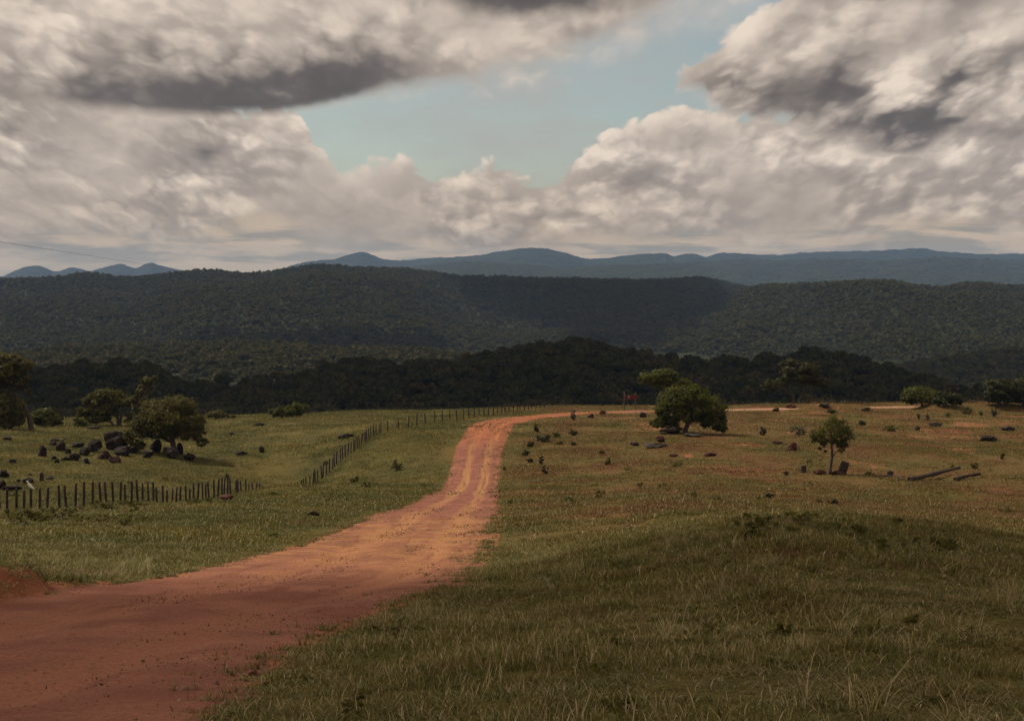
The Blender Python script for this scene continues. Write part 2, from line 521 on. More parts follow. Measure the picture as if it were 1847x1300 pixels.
Y_BEND = min(_Lw[-1, 1], _Rw[-1, 1])
_c0 = (edge_L(Y_BEND) + edge_R(Y_BEND)) / 2
BEND = np.array([(_c0, Y_BEND), (_c0 + 0.5, 164), (-1.0, 171), (1.2, 179), (4.6, 187.5), (9.0, 194.5), (15.0, 200), (23.0, 204.0), (32.0, 206.5), (44.0, 210.5),
                 (58.0, 214.5), (76.0, 219.0), (94.0, 222.0), (114.0, 223.5), (150.0, 224.0)])
_bs = np.concatenate([[0], np.cumsum(np.linalg.norm(np.diff(BEND, axis=0), axis=1))])
_bd = np.linspace(0, _bs[-1], 400)
BENDP = pchip(_bs, BEND, _bd)
W_BEND = float(edge_R(Y_BEND) - edge_L(Y_BEND))


def bend_width(s):
    return np.interp(s, [0, 30, 60, 200], [W_BEND, 4.6, 4.0, 4.0])


def road_dist(X, Y):
    """distance outside the road edge (negative on the road)"""
    X = np.asarray(X, float); Y = np.asarray(Y, float)
    l, r = edge_L(Y), edge_R(Y)
    d1 = np.maximum(l - X, X - r)
    d1 = np.where(Y > Y_BEND, np.hypot(d1.clip(0), Y - Y_BEND), d1)
    out = d1
    near = (Y > Y_BEND - 12) & (Y < 255)
    if near.any():
        xn, yn = X[near], Y[near]
        best = np.full(len(xn), 1e9)
        for i in range(0, len(BENDP), 2):
            dd = np.hypot(xn - BENDP[i, 0], yn - BENDP[i, 1]) - bend_width(_bd[i]) / 2
            np.minimum(best, dd, out=best)
        out = out.copy()
        out[near] = np.minimum(out[near], best)
    return out


def land(X, Y, rd=None):
    """height of the ground with its bumps"""
    X = np.asarray(X, float); Y = np.asarray(Y, float)
    shp = X.shape
    X, Y = X.ravel(), Y.ravel()
    if rd is None:
        rd = road_dist(X, Y)
    rd = np.asarray(rd).ravel()
    z = base_z(X, Y)
    off = smooth(0.0, 2.5, rd)
    far = smooth(20, 90, Y)
    z = z + off * (0.10 + 0.12 * far) * fnoise(X / 5.5, Y / 5.5, 3, 3) + off * 0.060 * fnoise(X / 0.9, Y / 0.9, 8, 2) * (1 - smooth(30, 60, Y))
    z = z + off * far * 0.35 * np.maximum(0, fnoise(X / 9.0, Y / 13.0, 21, 2) - 0.15)
    # grassy swell on the near side of the far road
    bx = smooth(40.5, 43.5, X) * (1 - smooth(50.5, 52.0, X)) + smooth(59.0, 61.5, X)
    z = z + bx * (0.95 + 0.2 * fnoise(X / 4.0, Y / 4.0, 12, 2)) * smooth(198, 204, Y - 0.16 * (X - 44)) * (1 - smooth(205, 208.5, Y - 0.16 * (X - 44))) * (Y < 240)
    # cut bank beside the near part of the road
    lft = edge_L(Y) - X
    bank = smooth(0.0, 0.45, lft) * smooth(3.0, 9.0, Y) * (1 - smooth(20.0, 25.5, Y)) * (1 - 0.6 * smooth(1.5, 6.0, lft))
    z = z + bank * (0.42 + 0.30 * fnoise(X / 0.8, Y / 1.3, 31, 3))
    # hummocks on the near slope to the right
    hum = smooth(0.5, 3.0, X - edge_R(Y)) * smooth(4, 9, Y) * (1 - smooth(60, 80, Y))
    z = z + hum * (0.13 * fnoise(X / 2.6, Y / 2.6, 37, 3) + 0.20 * np.maximum(0, fnoise(X / 1.4, Y / 1.4, 39, 2) - 0.2))
    return z.reshape(shp)


def at(px, py):
    """the point of the ground seen at a photograph pixel"""
    u, t = slopes(px, py)
    d = np.geomspace(3.5, 400, 5000)
    z = land(u * d, d)
    hit = np.nonzero(z >= t * d)[0]
    i = hit[0] if len(hit) else len(d) - 1
    return Vector((float(u * d[i]), float(d[i]), float(z[i])))


def ground_at(X, Y):
    return float(land(np.array([X], float), np.array([Y], float))[0])


def px_to_m(px, d):
    return px * d / F


# ------------------------------------------------------------------ materials
def new_mat(name):
    m = bpy.data.materials.new(name)
    m.use_nodes = True
    m.node_tree.nodes.clear()
    N = Nodes(m.node_tree)
    out = N.add('ShaderNodeOutputMaterial')
    return m, N, out


def principled(N, out, color, rough=0.9, spec=0.2, bump=None, bump_d=0.02, bump_s=1.0):
    p = N.add('ShaderNodeBsdfPrincipled')
    N.put(p.inputs['Base Color'], color)
    N.put(p.inputs['Roughness'], rough)
    N.put(p.inputs['Specular IOR Level'], spec)
    if bump is not None:
        b = N.add('ShaderNodeBump')
        b.inputs['Distance'].default_value = bump_d
        b.inputs['Strength'].default_value = bump_s
        N.put(b.inputs['Height'], bump)
        N.t.links.new(b.outputs[0], p.inputs['Normal'])
    N.t.links.new(p.outputs[0], out.inputs[0])
    return p


def sward(N, pos):
    """colour of the pasture from place to place: green, straw, rust-coloured dry grass"""
    s = N.sep(pos)
    flat = N.xyz(s[0], N.m('MULTIPLY', s[1], 0.6), 0.0)
    big = N.noise(flat, 0.045, 3, 0.55)
    mid = N.noise(N.v('ADD', flat, (40, 7, 0)), 0.16, 4, 0.6)
    fine = N.noise(pos, 1.3, 3, 0.6)
    # the east pasture is drier and redder than the west one
    east = N.ramp(N.m('ADD', s[0], N.m('MULTIPLY', N.m('SUBTRACT', big, 0.5), 30.0)), -9.0, 7.0)
    farr = N.ramp(s[1], 26.0, 60.0)
    east = N.m('MULTIPLY', east, N.m('ADD', 0.35, N.m('MULTIPLY', farr, 0.65)))
    green = N.mix(N.ramp(mid, 0.38, 0.66), (0.092, 0.086, 0.018), (0.160, 0.126, 0.026))
    straw = N.mix(N.ramp(mid, 0.35, 0.68), (0.185, 0.112, 0.030), (0.165, 0.072, 0.028))
    c = N.mix(N.m('MULTIPLY', east, N.ramp(N.m('ADD', N.m('MULTIPLY', mid, 0.6), N.m('MULTIPLY', fine, 0.4)), 0.32, 0.60)), green, straw)
    near = N.ramp(s[1], 46.0, 26.0)
    c = N.mix(N.m('MULTIPLY', near, 0.75), c, N.mix(N.ramp(fine, 0.3, 0.7), (0.098, 0.098, 0.018), (0.205, 0.160, 0.044)))  # near grass colour raised to brighten the shaded foreground
    return c, mid, fine


def soil_color(N, pos):
    a = N.noise(pos, 0.8, 5, 0.6)
    b = N.noise(pos, 9.0, 3, 0.6)
    c = N.mix(N.ramp(a, 0.3, 0.7), (0.30, 0.105, 0.050), (0.36, 0.150, 0.078))
    return N.mix(N.ramp(b, 0.35, 0.75, 0, 0.5), c, (0.20, 0.068, 0.036)), b


def ground_material():
    m, N, out = new_mat("pasture_ground")
    pos = N.add('ShaderNodeNewGeometry').outputs['Position']
    c, mid, fine = sward(N, pos)
    thatch = N.noise(pos, 14.0, 4, 0.65)
    c = N.mix(N.ramp(thatch, 0.30, 0.72, 0.75, 0.0), c, (0.050, 0.034, 0.016))
    soil, sb = soil_color(N, pos)
    bare = N.attr("bare")
    f = N.m('ADD', bare, N.m('MULTIPLY', N.m('SUBTRACT', N.noise(pos, 2.6, 5, 0.65), 0.5), 0.9))
    c = N.mix(N.ramp(f, 0.38, 0.62), c, soil)
    h = N.m('ADD', N.m('MULTIPLY', thatch, 0.7), N.m('MULTIPLY', N.noise(pos, 55.0, 2, 0.6), 0.3))
    principled(N, out, c, 0.95, 0.1, h, 0.09, 0.9)
    return m


def road_material():
    m, N, out = new_mat("red_dirt")
    pos = N.add('ShaderNodeNewGeometry').outputs['Position']
    s = N.sep(pos)
    t = N.attr("across")
    wob = N.m('MULTIPLY', N.m('SUBTRACT', N.noise(N.xyz(0.0, N.m('MULTIPLY', s[1], 0.10), 0.0), 1.0, 3, 0.5), 0.5), 0.16)
    tt = N.m('ADD', t, wob)

    def track(c, w):
        return N.ramp(N.m('ABSOLUTE', N.m('SUBTRACT', tt, c)), w, w * 0.25)
    tracks = N.m('MAXIMUM', track(0.34, 0.13), track(0.74, 0.12))
    streak = N.noise(N.xyz(N.m('MULTIPLY', tt, 14.0), N.m('MULTIPLY', s[1], 0.12), 0.0), 1.0, 5, 0.6)
    grit = N.noise(pos, 24.0, 4, 0.7)
    peb = N.voro(pos, 22.0, 1.0, 0.5)
    pebc = N.voro(pos, 22.0, 1.0, 0.5, out='Color')
    blot = N.noise(pos, 0.55, 5, 0.6)
    red = N.mix(N.ramp(blot, 0.32, 0.68), (0.225, 0.080, 0.049), (0.300, 0.122, 0.075))
    farr = N.ramp(s[1], 26.0, 60.0)
    ochre = N.mix(farr, (0.270, 0.106, 0.058), (0.340, 0.160, 0.064))
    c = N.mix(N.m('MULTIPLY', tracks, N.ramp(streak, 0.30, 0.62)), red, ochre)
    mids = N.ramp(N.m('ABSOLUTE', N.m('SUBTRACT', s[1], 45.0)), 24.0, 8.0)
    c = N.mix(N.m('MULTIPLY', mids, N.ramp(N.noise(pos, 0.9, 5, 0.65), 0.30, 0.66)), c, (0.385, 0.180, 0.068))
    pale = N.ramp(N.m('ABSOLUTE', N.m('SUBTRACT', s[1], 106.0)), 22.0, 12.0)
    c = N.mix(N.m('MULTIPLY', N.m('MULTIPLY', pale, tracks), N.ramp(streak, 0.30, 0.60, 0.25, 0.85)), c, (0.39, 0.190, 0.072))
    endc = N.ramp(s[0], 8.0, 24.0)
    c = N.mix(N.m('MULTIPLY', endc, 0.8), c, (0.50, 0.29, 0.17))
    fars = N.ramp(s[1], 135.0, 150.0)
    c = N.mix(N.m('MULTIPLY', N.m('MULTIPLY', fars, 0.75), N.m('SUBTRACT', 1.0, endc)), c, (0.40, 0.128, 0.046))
    # gravel thrown up between and beside the wheel tracks
    gz = N.m('MULTIPLY', N.m('SUBTRACT', 1.0, tracks), N.ramp(N.noise(pos, 0.7, 4, 0.6), 0.38, 0.62))
    pm = N.m('MULTIPLY', gz, N.ramp(peb, 0.42, 0.20))
    pcol = N.mix(N.ramp(N.sep(pebc)[0], 0.2, 0.9), (0.090, 0.034, 0.024), (0.44, 0.27, 0.18))
    c = N.mix(N.m('MULTIPLY', gz, 0.45), c, (0.135, 0.048, 0.030))
    c = N.mix(N.m('MULTIPLY', pm, 0.8), c, pcol)
    c = N.mix(N.ramp(grit, 0.45, 0.70, 0.0, 0.8), c, (0.110, 0.040, 0.026))
    c = N.mix(N.ramp(N.noise(pos, 38.0, 3, 0.7), 0.56, 0.74, 0.0, 0.6), c, (0.40, 0.225, 0.140))
    c = N.mix(N.ramp(streak, 0.47, 0.28, 0.0, 0.65), c, (0.150, 0.052, 0.032))
    h = N.m('ADD', N.m('MULTIPLY', grit, 0.5), N.m('SUBTRACT', N.m('MULTIPLY', streak, 0.8), N.m('MULTIPLY', pm, -0.35)))
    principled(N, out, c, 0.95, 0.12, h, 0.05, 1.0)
    return m


def leaf_material(name, dark, light, autumn=None, trans=0.35, rough=0.55):
    """foliage: each leaf has its own tint (attribute), thin leaves let some light through"""
    m, N, out = new_mat(name)
    t = N.attr("tint")
    c = N.mix(t, dark, light)
    if autumn:
        c = N.mix(N.ramp(t, 0.86, 0.93), c, autumn)
    p = N.add('ShaderNodeBsdfPrincipled')
    N.put(p.inputs['Base Color'], c)
    p.inputs['Roughness'].default_value = rough
    p.inputs['Specular IOR Level'].default_value = 0.10
    tr = N.add('ShaderNodeBsdfTranslucent')
    N.put(tr.inputs[0], N.mix(1.0, c, (1.15, 1.2, 0.6), 'MULTIPLY'))
    mx = N.add('ShaderNodeMixShader')
    mx.inputs[0].default_value = trans
    N.t.links.new(p.outputs[0], mx.inputs[1])
    N.t.links.new(tr.outputs[0], mx.inputs[2])
    N.t.links.new(mx.outputs[0], out.inputs[0])
    return m


def bark_material(name, a, b):
    m, N, out = new_mat(name)
    pos = N.add('ShaderNodeTexCoord').outputs['Object']
    s = N.sep(pos)
    st = N.noise(N.xyz(N.m('MULTIPLY', s[0], 6.0), N.m('MULTIPLY', s[1], 6.0), s[2]), 2.2, 5, 0.65)
    c = N.mix(N.ramp(st, 0.3, 0.7), a, b)
    principled(N, out, c, 0.9, 0.15, st, 0.03, 1.0)
    return m


def rock_material(name, a, b, fleck):
    m, N, out = new_mat(name)
    pos = N.add('ShaderNodeNewGeometry').outputs['Position']
    n1 = N.noise(pos, 1.7, 6, 0.65)
    n2 = N.noise(pos, 7.0, 5, 0.7)
    c = N.mix(N.ramp(n1, 0.3, 0.7), a, b)
    c = N.mix(N.ramp(n2, 0.56, 0.72, 0, 0.6), c, fleck)  # random flecks, raised in the rock colours to brighten lit faces
    principled(N, out, c, 0.92, 0.2, N.m('ADD', n1, N.m('MULTIPLY', n2, 0.5)), 0.12, 0.9)
    return m


# ------------------------------------------------------------------ ground sheet
def build_ground():
    us = np.linspace(-1.0, 1.0, 861)
    us = np.sign(us) * (0.62 * np.abs(us) + 0.30 * np.abs(us) ** 4)
    ys = np.concatenate([np.linspace(-4, 3, 24, endpoint=False), np.geomspace(3.0, 260, 860), np.geomspace(264, 9400, 60)])
    U, Y = np.meshgrid(us, ys)
    X = U * (Y + 7.0)
    rd = road_dist(X.ravel(), Y.ravel())
    Z = land(X.ravel(), Y.ravel(), rd)
    Z = Z - 0.10 * smooth(0.5, 1.1, -rd)                     # the road surface lies in this shallow bed
    Xr, Yr = X.ravel(), Y.ravel()
    bare = np.clip(0.62 - rd * 0.85, 0, 1) * (Yr < 238)
    lft = edge_L(Yr) - Xr
    bank = smooth(-0.3, 0.1, lft) * (1 - smooth(0.25, 0.7, lft)) * smooth(3, 8, Yr) * (1 - smooth(21, 26, Yr))
    bare = np.maximum(bare, bank * 0.75)
    scars = np.maximum(0, fnoise(Xr / 3.2, Yr / 5.0, 77, 4) - 0.54) * 2.0
    bare = np.maximum(bare, scars * (Yr < 238))
    east = smooth(2, 18, Xr) * smooth(92, 112, Yr)
    bare = np.maximum(bare, east * np.clip(fnoise(Xr / 7, Yr / 9, 51, 4) * 1.1 + 0.08, 0, 0.50))
    worn = np.exp(-((Xr - 0.5) / 2.2) ** 2 - ((Yr - 43) / 9) ** 2) * 0.36            # the trampled verge beside the road
    bare = np.maximum(bare, worn)
    me = make_mesh("ground", np.stack([Xr, Yr, Z], -1), grid_faces(*X.shape), {"bare": bare}, True, [ground_material()])
    tag(obj("ground", me), kind='structure')


def build_road():
    ts = np.linspace(-0.22, 1.22, 130)
    ys = np.geomspace(2.0, Y_BEND, 900)
    rows = []
    for k, y in enumerate(ys):
        l, r = float(edge_L(y)), float(edge_R(y))
        rows.append((l + (r - l) * ts, np.full_like(ts, y)))
    tan = np.gradient(BENDP, axis=0)
    tan /= np.linalg.norm(tan, axis=1)[:, None]
    nrm = np.stack([tan[:, 1], -tan[:, 0]], -1)
    # blend the cross direction from straight to the bend
    for i in range(3, len(BENDP)):
        w = float(bend_width(_bd[i]))
        k = min(1.0, i / 25.0)
        n = np.array([1.0, 0.0]) * (1 - k) + nrm[i] * k
        n /= np.linalg.norm(n)
        p = BENDP[i][None, :] + n[None, :] * ((ts - 0.5) * w)[:, None]
        rows.append((p[:, 0], p[:, 1]))
    X = np.array([r[0] for r in rows]); Y = np.array([r[1] for r in rows])
    T = np.broadcast_to(ts, X.shape)
    W = np.hypot(X[:, -1] - X[:, 0], Y[:, -1] - Y[:, 0])[:, None] / 1.44
    inside = np.minimum(T, 1 - T) * W                         # metres in from the edge
    lo = 0.35 + 0.35 * smooth(20, 90, Y)
    rag = inside + lo * fnoise(X / 1.3, Y / 2.0, 5, 4, 0.6) + 0.9 * smooth(30, 36, Y) * (1 - smooth(56, 66, Y)) * np.minimum(0, fnoise(X / 2.6, Y / 1.7, 6, 3)) * (T > 0.75)
    Z = land(X, Y)
    lift = np.clip(rag * 0.12, -0.10, 0.018 + 0.00022 * Y)
    wob = 0.16 * (vnoise(Y * 0.10, Y * 0, 9)) * 0.5
    rut = np.exp(-((T + wob - 0.34) / 0.055) ** 2) + np.exp(-((T + wob - 0.74) / 0.055) ** 2)
    bend = smooth(150, 158, Y)
    rut2 = np.exp(-((T - 0.30) / 0.035) ** 2) + np.exp(-((T - 0.62) / 0.035) ** 2)
    Z = Z + lift - (0.055 * rut - 0.030 * np.exp(-((T + wob - 0.54) / 0.06) ** 2) * (1 + fnoise(X / 0.25, Y / 0.5, 14, 2)) + 0.026 * fnoise(X / 0.35, Y / 0.9, 13, 3)) * smooth(0.2, 0.8, inside) * (1 - bend) - 0.11 * rut2 * bend * smooth(0.1, 0.5, inside)
    me = make_mesh("dirt_road", np.stack([X, Y, Z], -1).reshape(-1, 3), grid_faces(*X.shape), {"across": T.ravel()}, True, [road_material()])
    tag(obj("dirt_road", me), kind='structure')


build_ground()
build_road()

# ------------------------------------------------------------------ foliage geometry
def ico(sub):
    import bmesh
    bm = bmesh.new()
    bmesh.ops.create_icosphere(bm, subdivisions=sub, radius=1.0)
    v = np.array([x.co[:] for x in bm.verts]); f = np.array([[x.index for x in p.verts] for p in bm.faces])
    bm.free()
    return v, f


ICO1, ICO2, ICO3, ICO4 = ico(1), ico(2), ico(3), ico(4)


def quads(P, size, rng, tilt=0.8, aspect=(0.45, 0.75), normal=None, hang=0.0):
    """one leaf quad at each point: random facing, optionally turned along a given normal or hanging"""
    n = len(P)
    d = rng.normal(size=(n, 3))
    if normal is not None:
        d = d * tilt + normal
    d /= np.linalg.norm(d, axis=1)[:, None] + 1e-9
    a = rng.normal(size=(n, 3)); a[:, 2] -= hang * 3
    a -= d * np.sum(a * d, 1)[:, None]
    a /= np.linalg.norm(a, axis=1)[:, None] + 1e-9
    b = np.cross(d, a)
    s = np.asarray(size) * rng.uniform(0.6, 1.3, n)
    w = s * rng.uniform(*aspect, n)
    a = a * s[:, None]; b = b * w[:, None]
    # a kite: stalk, two sides, tip
    V = np.stack([P - a, P - b * 0.9 + a * 0.05, P + a, P + b * 0.9 + a * 0.05], 1).reshape(-1, 3)
    return V, np.arange(4 * n).reshape(n, 4)


def crown_mesh(name, lobes, mat, rng, leaf=0.2, per=60, clumps=9, hang=0.0, spread=0.30, shell=0.62, aspect=(0.45, 0.75), flat=0.6):
    """lobes: (x,y,z,rx,ry,rz); each lobe carries leafy clumps near its surface, with gaps between them"""
    Vs, Ts = [], []
    for (x, y, z, rx, ry, rz) in lobes:
        r = (rx * ry * rz) ** (1 / 3)
        nc = max(4, int(clumps * (r ** 1.5)))
        d = rng.normal(size=(nc, 3)); d /= np.linalg.norm(d, axis=1)[:, None]
        rad = shell + (1.0 - shell) * rng.random(nc) ** 0.6
        rad *= rng.uniform(0.82, 1.10, nc)
        C = d * rad[:, None] * np.array([rx, ry, rz]) + np.array([x, y, z])
        tone = rng.uniform(0.0, 1.0, nc)
        cr = spread * r * rng.uniform(0.6, 1.35, nc)
        n = per
        off = rng.normal(size=(nc, n, 3)) * (cr[:, None, None] * np.array([0.62, 0.62, 0.62 * flat]))
        P = (C[:, None, :] + off).reshape(-1, 3)
        nrm = off.reshape(-1, 3) / (np.linalg.norm(off.reshape(-1, 3), axis=1)[:, None] + 1e-9) + np.repeat(d, n, 0) * 0.6 + np.array([0, 0, 0.35])
        V, _ = quads(P, leaf, rng, 0.7, aspect, nrm, hang)
        Vs.append(V)
        Ts.append(np.repeat(np.clip(np.repeat(tone, n) * 0.55 + rng.random(nc * n) * 0.45, 0, 1), 4))
    V = np.concatenate(Vs); T = np.concatenate(Ts)
    return make_mesh(name, V, np.arange(len(V)).reshape(-1, 4), {"tint": T}, False, [mat])


def tube(paths, sides=7):
    """tapered, slightly wobbly limbs; paths: list of (points, radii)"""
    Vs, Fs, n0 = [], [], 0
    for pts, rad in paths:
        pts = np.asarray(pts, float); rad = np.asarray(rad, float)
        t = np.gradient(pts, axis=0); t /= np.linalg.norm(t, axis=1)[:, None] + 1e-9
        up = np.array([0.3, 0.9, 0.2]) if abs(t[0, 2]) > 0.7 else np.array([0, 0, 1.0])
        n1 = np.cross(t, up); n1 /= np.linalg.norm(n1, axis=1)[:, None] + 1e-9
        n2 = np.cross(t, n1)
        ang = np.linspace(0, 2 * math.pi, sides, endpoint=False)
        ring = pts[:, None, :] + rad[:, None, None] * (np.cos(ang)[None, :, None] * n1[:, None, :] + np.sin(ang)[None, :, None] * n2[:, None, :])
        Vs.append(ring.reshape(-1, 3))
        k = len(pts)
        for i in range(k - 1):
            for j in range(sides):
                a = n0 + i * sides + j; b = n0 + i * sides + (j + 1) % sides
                Fs.append((a, b, b + sides, a + sides))
        for base in (0, k - 1):
            c = len(Vs) and n0 + k * sides + (0 if base == 0 else 1)
            for j in range(0, sides):
                a = n0 + base * sides + j; b = n0 + base * sides + (j + 1) % sides
                Fs.append((a, b, c, c) if False else (a, b, c, a))
        Vs.append(pts[[0, -1]])
        n0 += k * sides + 2
    F4 = []
    for f in Fs:
        F4.append(f)
    return np.concatenate(Vs), F4


def tube_mesh(name, paths, mat, sides=7):
    V, Fs = tube(paths, sides)
    me = bpy.data.meshes.new(name)
    me.from_pydata([tuple(map(float, v)) for v in V], [], [tuple(dict.fromkeys(f)) for f in Fs])
    me.materials.append(mat)
    for p in me.polygons:
        p.use_smooth = True
    return me


def bent(p0, p1, n=6, wob=0.1, rng=None, sag=0.0):
    p0, p1 = np.asarray(p0, float), np.asarray(p1, float)
    t = np.linspace(0, 1, n)[:, None]
    L = np.linalg.norm(p1 - p0)
    pts = p0 * (1 - t) + p1 * t
    w = rng.normal(size=(n, 3)) * wob * L
    w[0] = 0; w[-1] = 0
    pts = pts + w
    pts[:, 2] += sag * L * 4 * (t * (1 - t))[:, 0]
    return pts


# ------------------------------------------------------------------ copies of clumps over the ground (only for stuff nobody could count)
def scatter(name, pts, rot, scl, protos, idx, kind='stuff'):
    """one object that sets out the given prototype meshes on its points"""
    me = bpy.data.meshes.new(name)
    me.vertices.add(len(pts))
    me.vertices.foreach_set('co', np.ascontiguousarray(pts, dtype=np.float32).ravel())
    for an, av, ty in (("rot", rot, 'FLOAT_VECTOR'), ("scl", scl, 'FLOAT_VECTOR')):
        a = me.attributes.new(an, ty, 'POINT')
        a.data.foreach_set('vector', np.ascontiguousarray(av, dtype=np.float32).ravel())
    a = me.attributes.new("idx", 'INT', 'POINT')
    a.data.foreach_set('value', np.ascontiguousarray(idx, dtype=np.int32))
    coll = bpy.data.collections.new(name + "_kinds")
    for k, pm in enumerate(protos):
        po = bpy.data.objects.new(f"{name}_kind_{k:02d}", pm)
        coll.objects.link(po)
    o = obj(name, me)
    g = bpy.data.node_groups.new(name + "_scatter", 'GeometryNodeTree')
    g.interface.new_socket("Geometry", in_out='INPUT', socket_type='NodeSocketGeometry')
    g.interface.new_socket("Geometry", in_out='OUTPUT', socket_type='NodeSocketGeometry')
    nd, ln = g.nodes, g.links
    gi, go = nd.new('NodeGroupInput'), nd.new('NodeGroupOutput')
    ci = nd.new('GeometryNodeCollectionInfo')
    ci.inputs['Collection'].default_value = coll
    ci.inputs['Separate Children'].default_value = True
    ci.inputs['Reset Children'].default_value = True
    iop = nd.new('GeometryNodeInstanceOnPoints')
    iop.inputs['Pick Instance'].default_value = True

    def named(n, ty):
        a = nd.new('GeometryNodeInputNamedAttribute')
        a.data_type = ty
        a.inputs['Name'].default_value = n
        return a.outputs['Attribute']
    e2r = nd.new('FunctionNodeEulerToRotation')
    ln.new(named("rot", 'FLOAT_VECTOR'), e2r.inputs[0])
    ln.new(gi.outputs[0], iop.inputs['Points'])
    ln.new(ci.outputs[0], iop.inputs['Instance'])
    ln.new(named("idx", 'INT'), iop.inputs['Instance Index'])
    ln.new(e2r.outputs[0], iop.inputs['Rotation'])
    ln.new(named("scl", 'FLOAT_VECTOR'), iop.inputs['Scale'])
    ln.new(iop.outputs[0], go.inputs[0])
    md = o.modifiers.new("scatter", 'NODES')
    md.node_group = g
    tag(o, kind=kind)
    return o


# ------------------------------------------------------------------ hills and forest
def forest_floor(name, a, b, scale):
    m, N, out = new_mat(name)
    pos = N.add('ShaderNodeNewGeometry').outputs['Position']
    n = N.noise(pos, scale, 5, 0.65)
    n2 = N.voro(pos, scale * 4, 1.0, 0.5)
    c = N.mix(N.ramp(n, 0.3, 0.7), a, b)
    principled(N, out, c, 0.95, 0.05, N.m('SUBTRACT', N.m('MULTIPLY', n, 0.5), n2), 1.2 / scale * 0.12, 0.8)
    return m


HILLS = {}


def hill(key, sky, d_foot, d_crest, z_foot, tree, relief, wav, mat, nu=260, nt=60, power=1.0, rough=0.0):
    px = np.linspace(-420, 2270, nu)
    sx, sy = zip(*sky)
    py = pchip(np.array(sx, float), np.array(sy, float), np.clip(px, sx[0], sx[-1]))
    u, t = slopes(px, py)
    dc = np.full(nu, float(d_crest)) if np.isscalar(d_crest) else np.interp(px, *zip(*d_crest))
    zc = t * dc - tree
    tt = np.concatenate([np.linspace(0, 1, nt), np.linspace(1.03, 1.8, 14)])
    d = d_foot + (dc[None, :] - d_foot) * tt[:, None]
    prof = np.where(tt <= 1, np.sin(np.clip(tt, 0, 1) * math.pi / 2) ** power, 1 - ((tt - 1) / 0.8) ** 1.5 * 0.9)[:, None]
    X = u[None, :] * d
    Z = z_foot + (zc[None, :] - z_foot) * prof
    env = np.where(tt <= 1, np.sin(np.clip(tt, 0, 1) * math.pi) ** 0.7, 0)[:, None]
    Z = Z + env * relief * fnoise(X / wav, d / wav, 41 + len(key), 4)
    if rough:
        Z = Z + rough * fnoise(X / (wav * 0.06), d / (wav * 0.06), 61, 3) * (prof > 0.1)
    HILLS[key] = (px, tt, X, d, Z)
    me = make_mesh("hills", np.stack([X, d, Z], -1).reshape(-1, 3), grid_faces(*X.shape), None, True, [mat])
    tag(obj("hills", me), kind='structure')


def hill_points(key, n, t0, t1, rng):
    px, tt, X, D, Z = HILLS[key]
    m = int(n * 2.2)
    a = rng.uniform(0, len(px) - 1.001, m); tv = rng.uniform(t0, t1, m)
    b = np.interp(tv, tt, np.arange(len(tt)))
    ia, ib = a.astype(int), np.minimum(b.astype(int), len(tt) - 2)
    fa, fb = a - ia, b - ib

    def lerp(M):
        return (M[ib, ia] * (1 - fa) + M[ib, ia + 1] * fa) * (1 - fb) + (M[ib + 1, ia] * (1 - fa) + M[ib + 1, ia + 1] * fa) * fb
    x, y, z = lerp(X), lerp(D), lerp(Z)
    # even density over the ground, not over the picture
    keep = rng.random(m) < y / y.max()
    keep &= np.abs(x / y) < 0.44
    P = np.stack([x, y, z], -1)[keep]
    return P[:n]


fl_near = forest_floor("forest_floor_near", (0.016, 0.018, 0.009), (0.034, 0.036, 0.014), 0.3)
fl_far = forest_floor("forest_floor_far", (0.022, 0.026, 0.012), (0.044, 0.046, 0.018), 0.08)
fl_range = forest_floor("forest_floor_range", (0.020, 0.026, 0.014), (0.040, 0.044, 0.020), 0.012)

hill("A", [(-420, 655), (0, 652), (60, 664), (120, 654), (190, 650), (230, 653), (270, 659), (330, 684), (400, 690), (450, 685), (500, 678), (560, 667), (600, 657), (640, 648), (720, 652),
           (800, 646), (880, 634), (960, 620), (1010, 612), (1060, 615), (1120, 629), (1200, 639), (1300, 649), (1400, 636), (1470, 628), (1530, 640), (1600, 660), (1650, 676), (1750, 694), (1847, 702), (2270, 705)],
     330, [(-420, 620), (400, 560), (1000, 660), (1500, 610), (1700, 520), (2270, 480)], -56, 8.5, 5.0, 70, fl_near)
hill("B", [(-420, 645), (0, 640), (100, 628), (200, 624), (300, 622), (420, 616), (520, 619), (600, 628), (700, 629), (780, 633), (860, 642), (950, 660), (1200, 664), (1500, 660), (1600, 664), (1650, 656), (1700, 646), (1750, 640), (1800, 635), (1847, 630), (2270, 620)],
     760, 1150, -92, 6, 5, 120, fl_far)
hill("C", [(-420, 500), (0, 499), (100, 498), (150, 491), (230, 497), (300, 491), (370, 486), (440, 491), (520, 482), (580, 475), (640, 478), (720, 481), (780, 489), (840, 501), (950, 503), (1050, 501), (1150, 501),
           (1250, 498), (1310, 506), (1330, 510), (1400, 520), (1700, 530), (2270, 530)],
     1330, [(-420, 2500), (700, 2500), (900, 2900), (1250, 2950), (2270, 2900)], -98, 10, 30, 300, fl_far, 420, 90)
hill("E", [(-420, 700), (900, 700), (1050, 668), (1130, 645), (1170, 622), (1230, 584), (1310, 545), (1345, 517), (1400, 507), (1450, 506), (1500, 504), (1560, 500), (1600, 501), (1650, 509), (1700, 513), (1750, 506), (1847, 511), (2270, 514)],
     1300, [(-420, 1500), (1050, 1600), (1170, 1750), (1310, 2050), (1400, 2200), (2270, 2300)], -97, 10, 26, 240, fl_far, 420, 90)
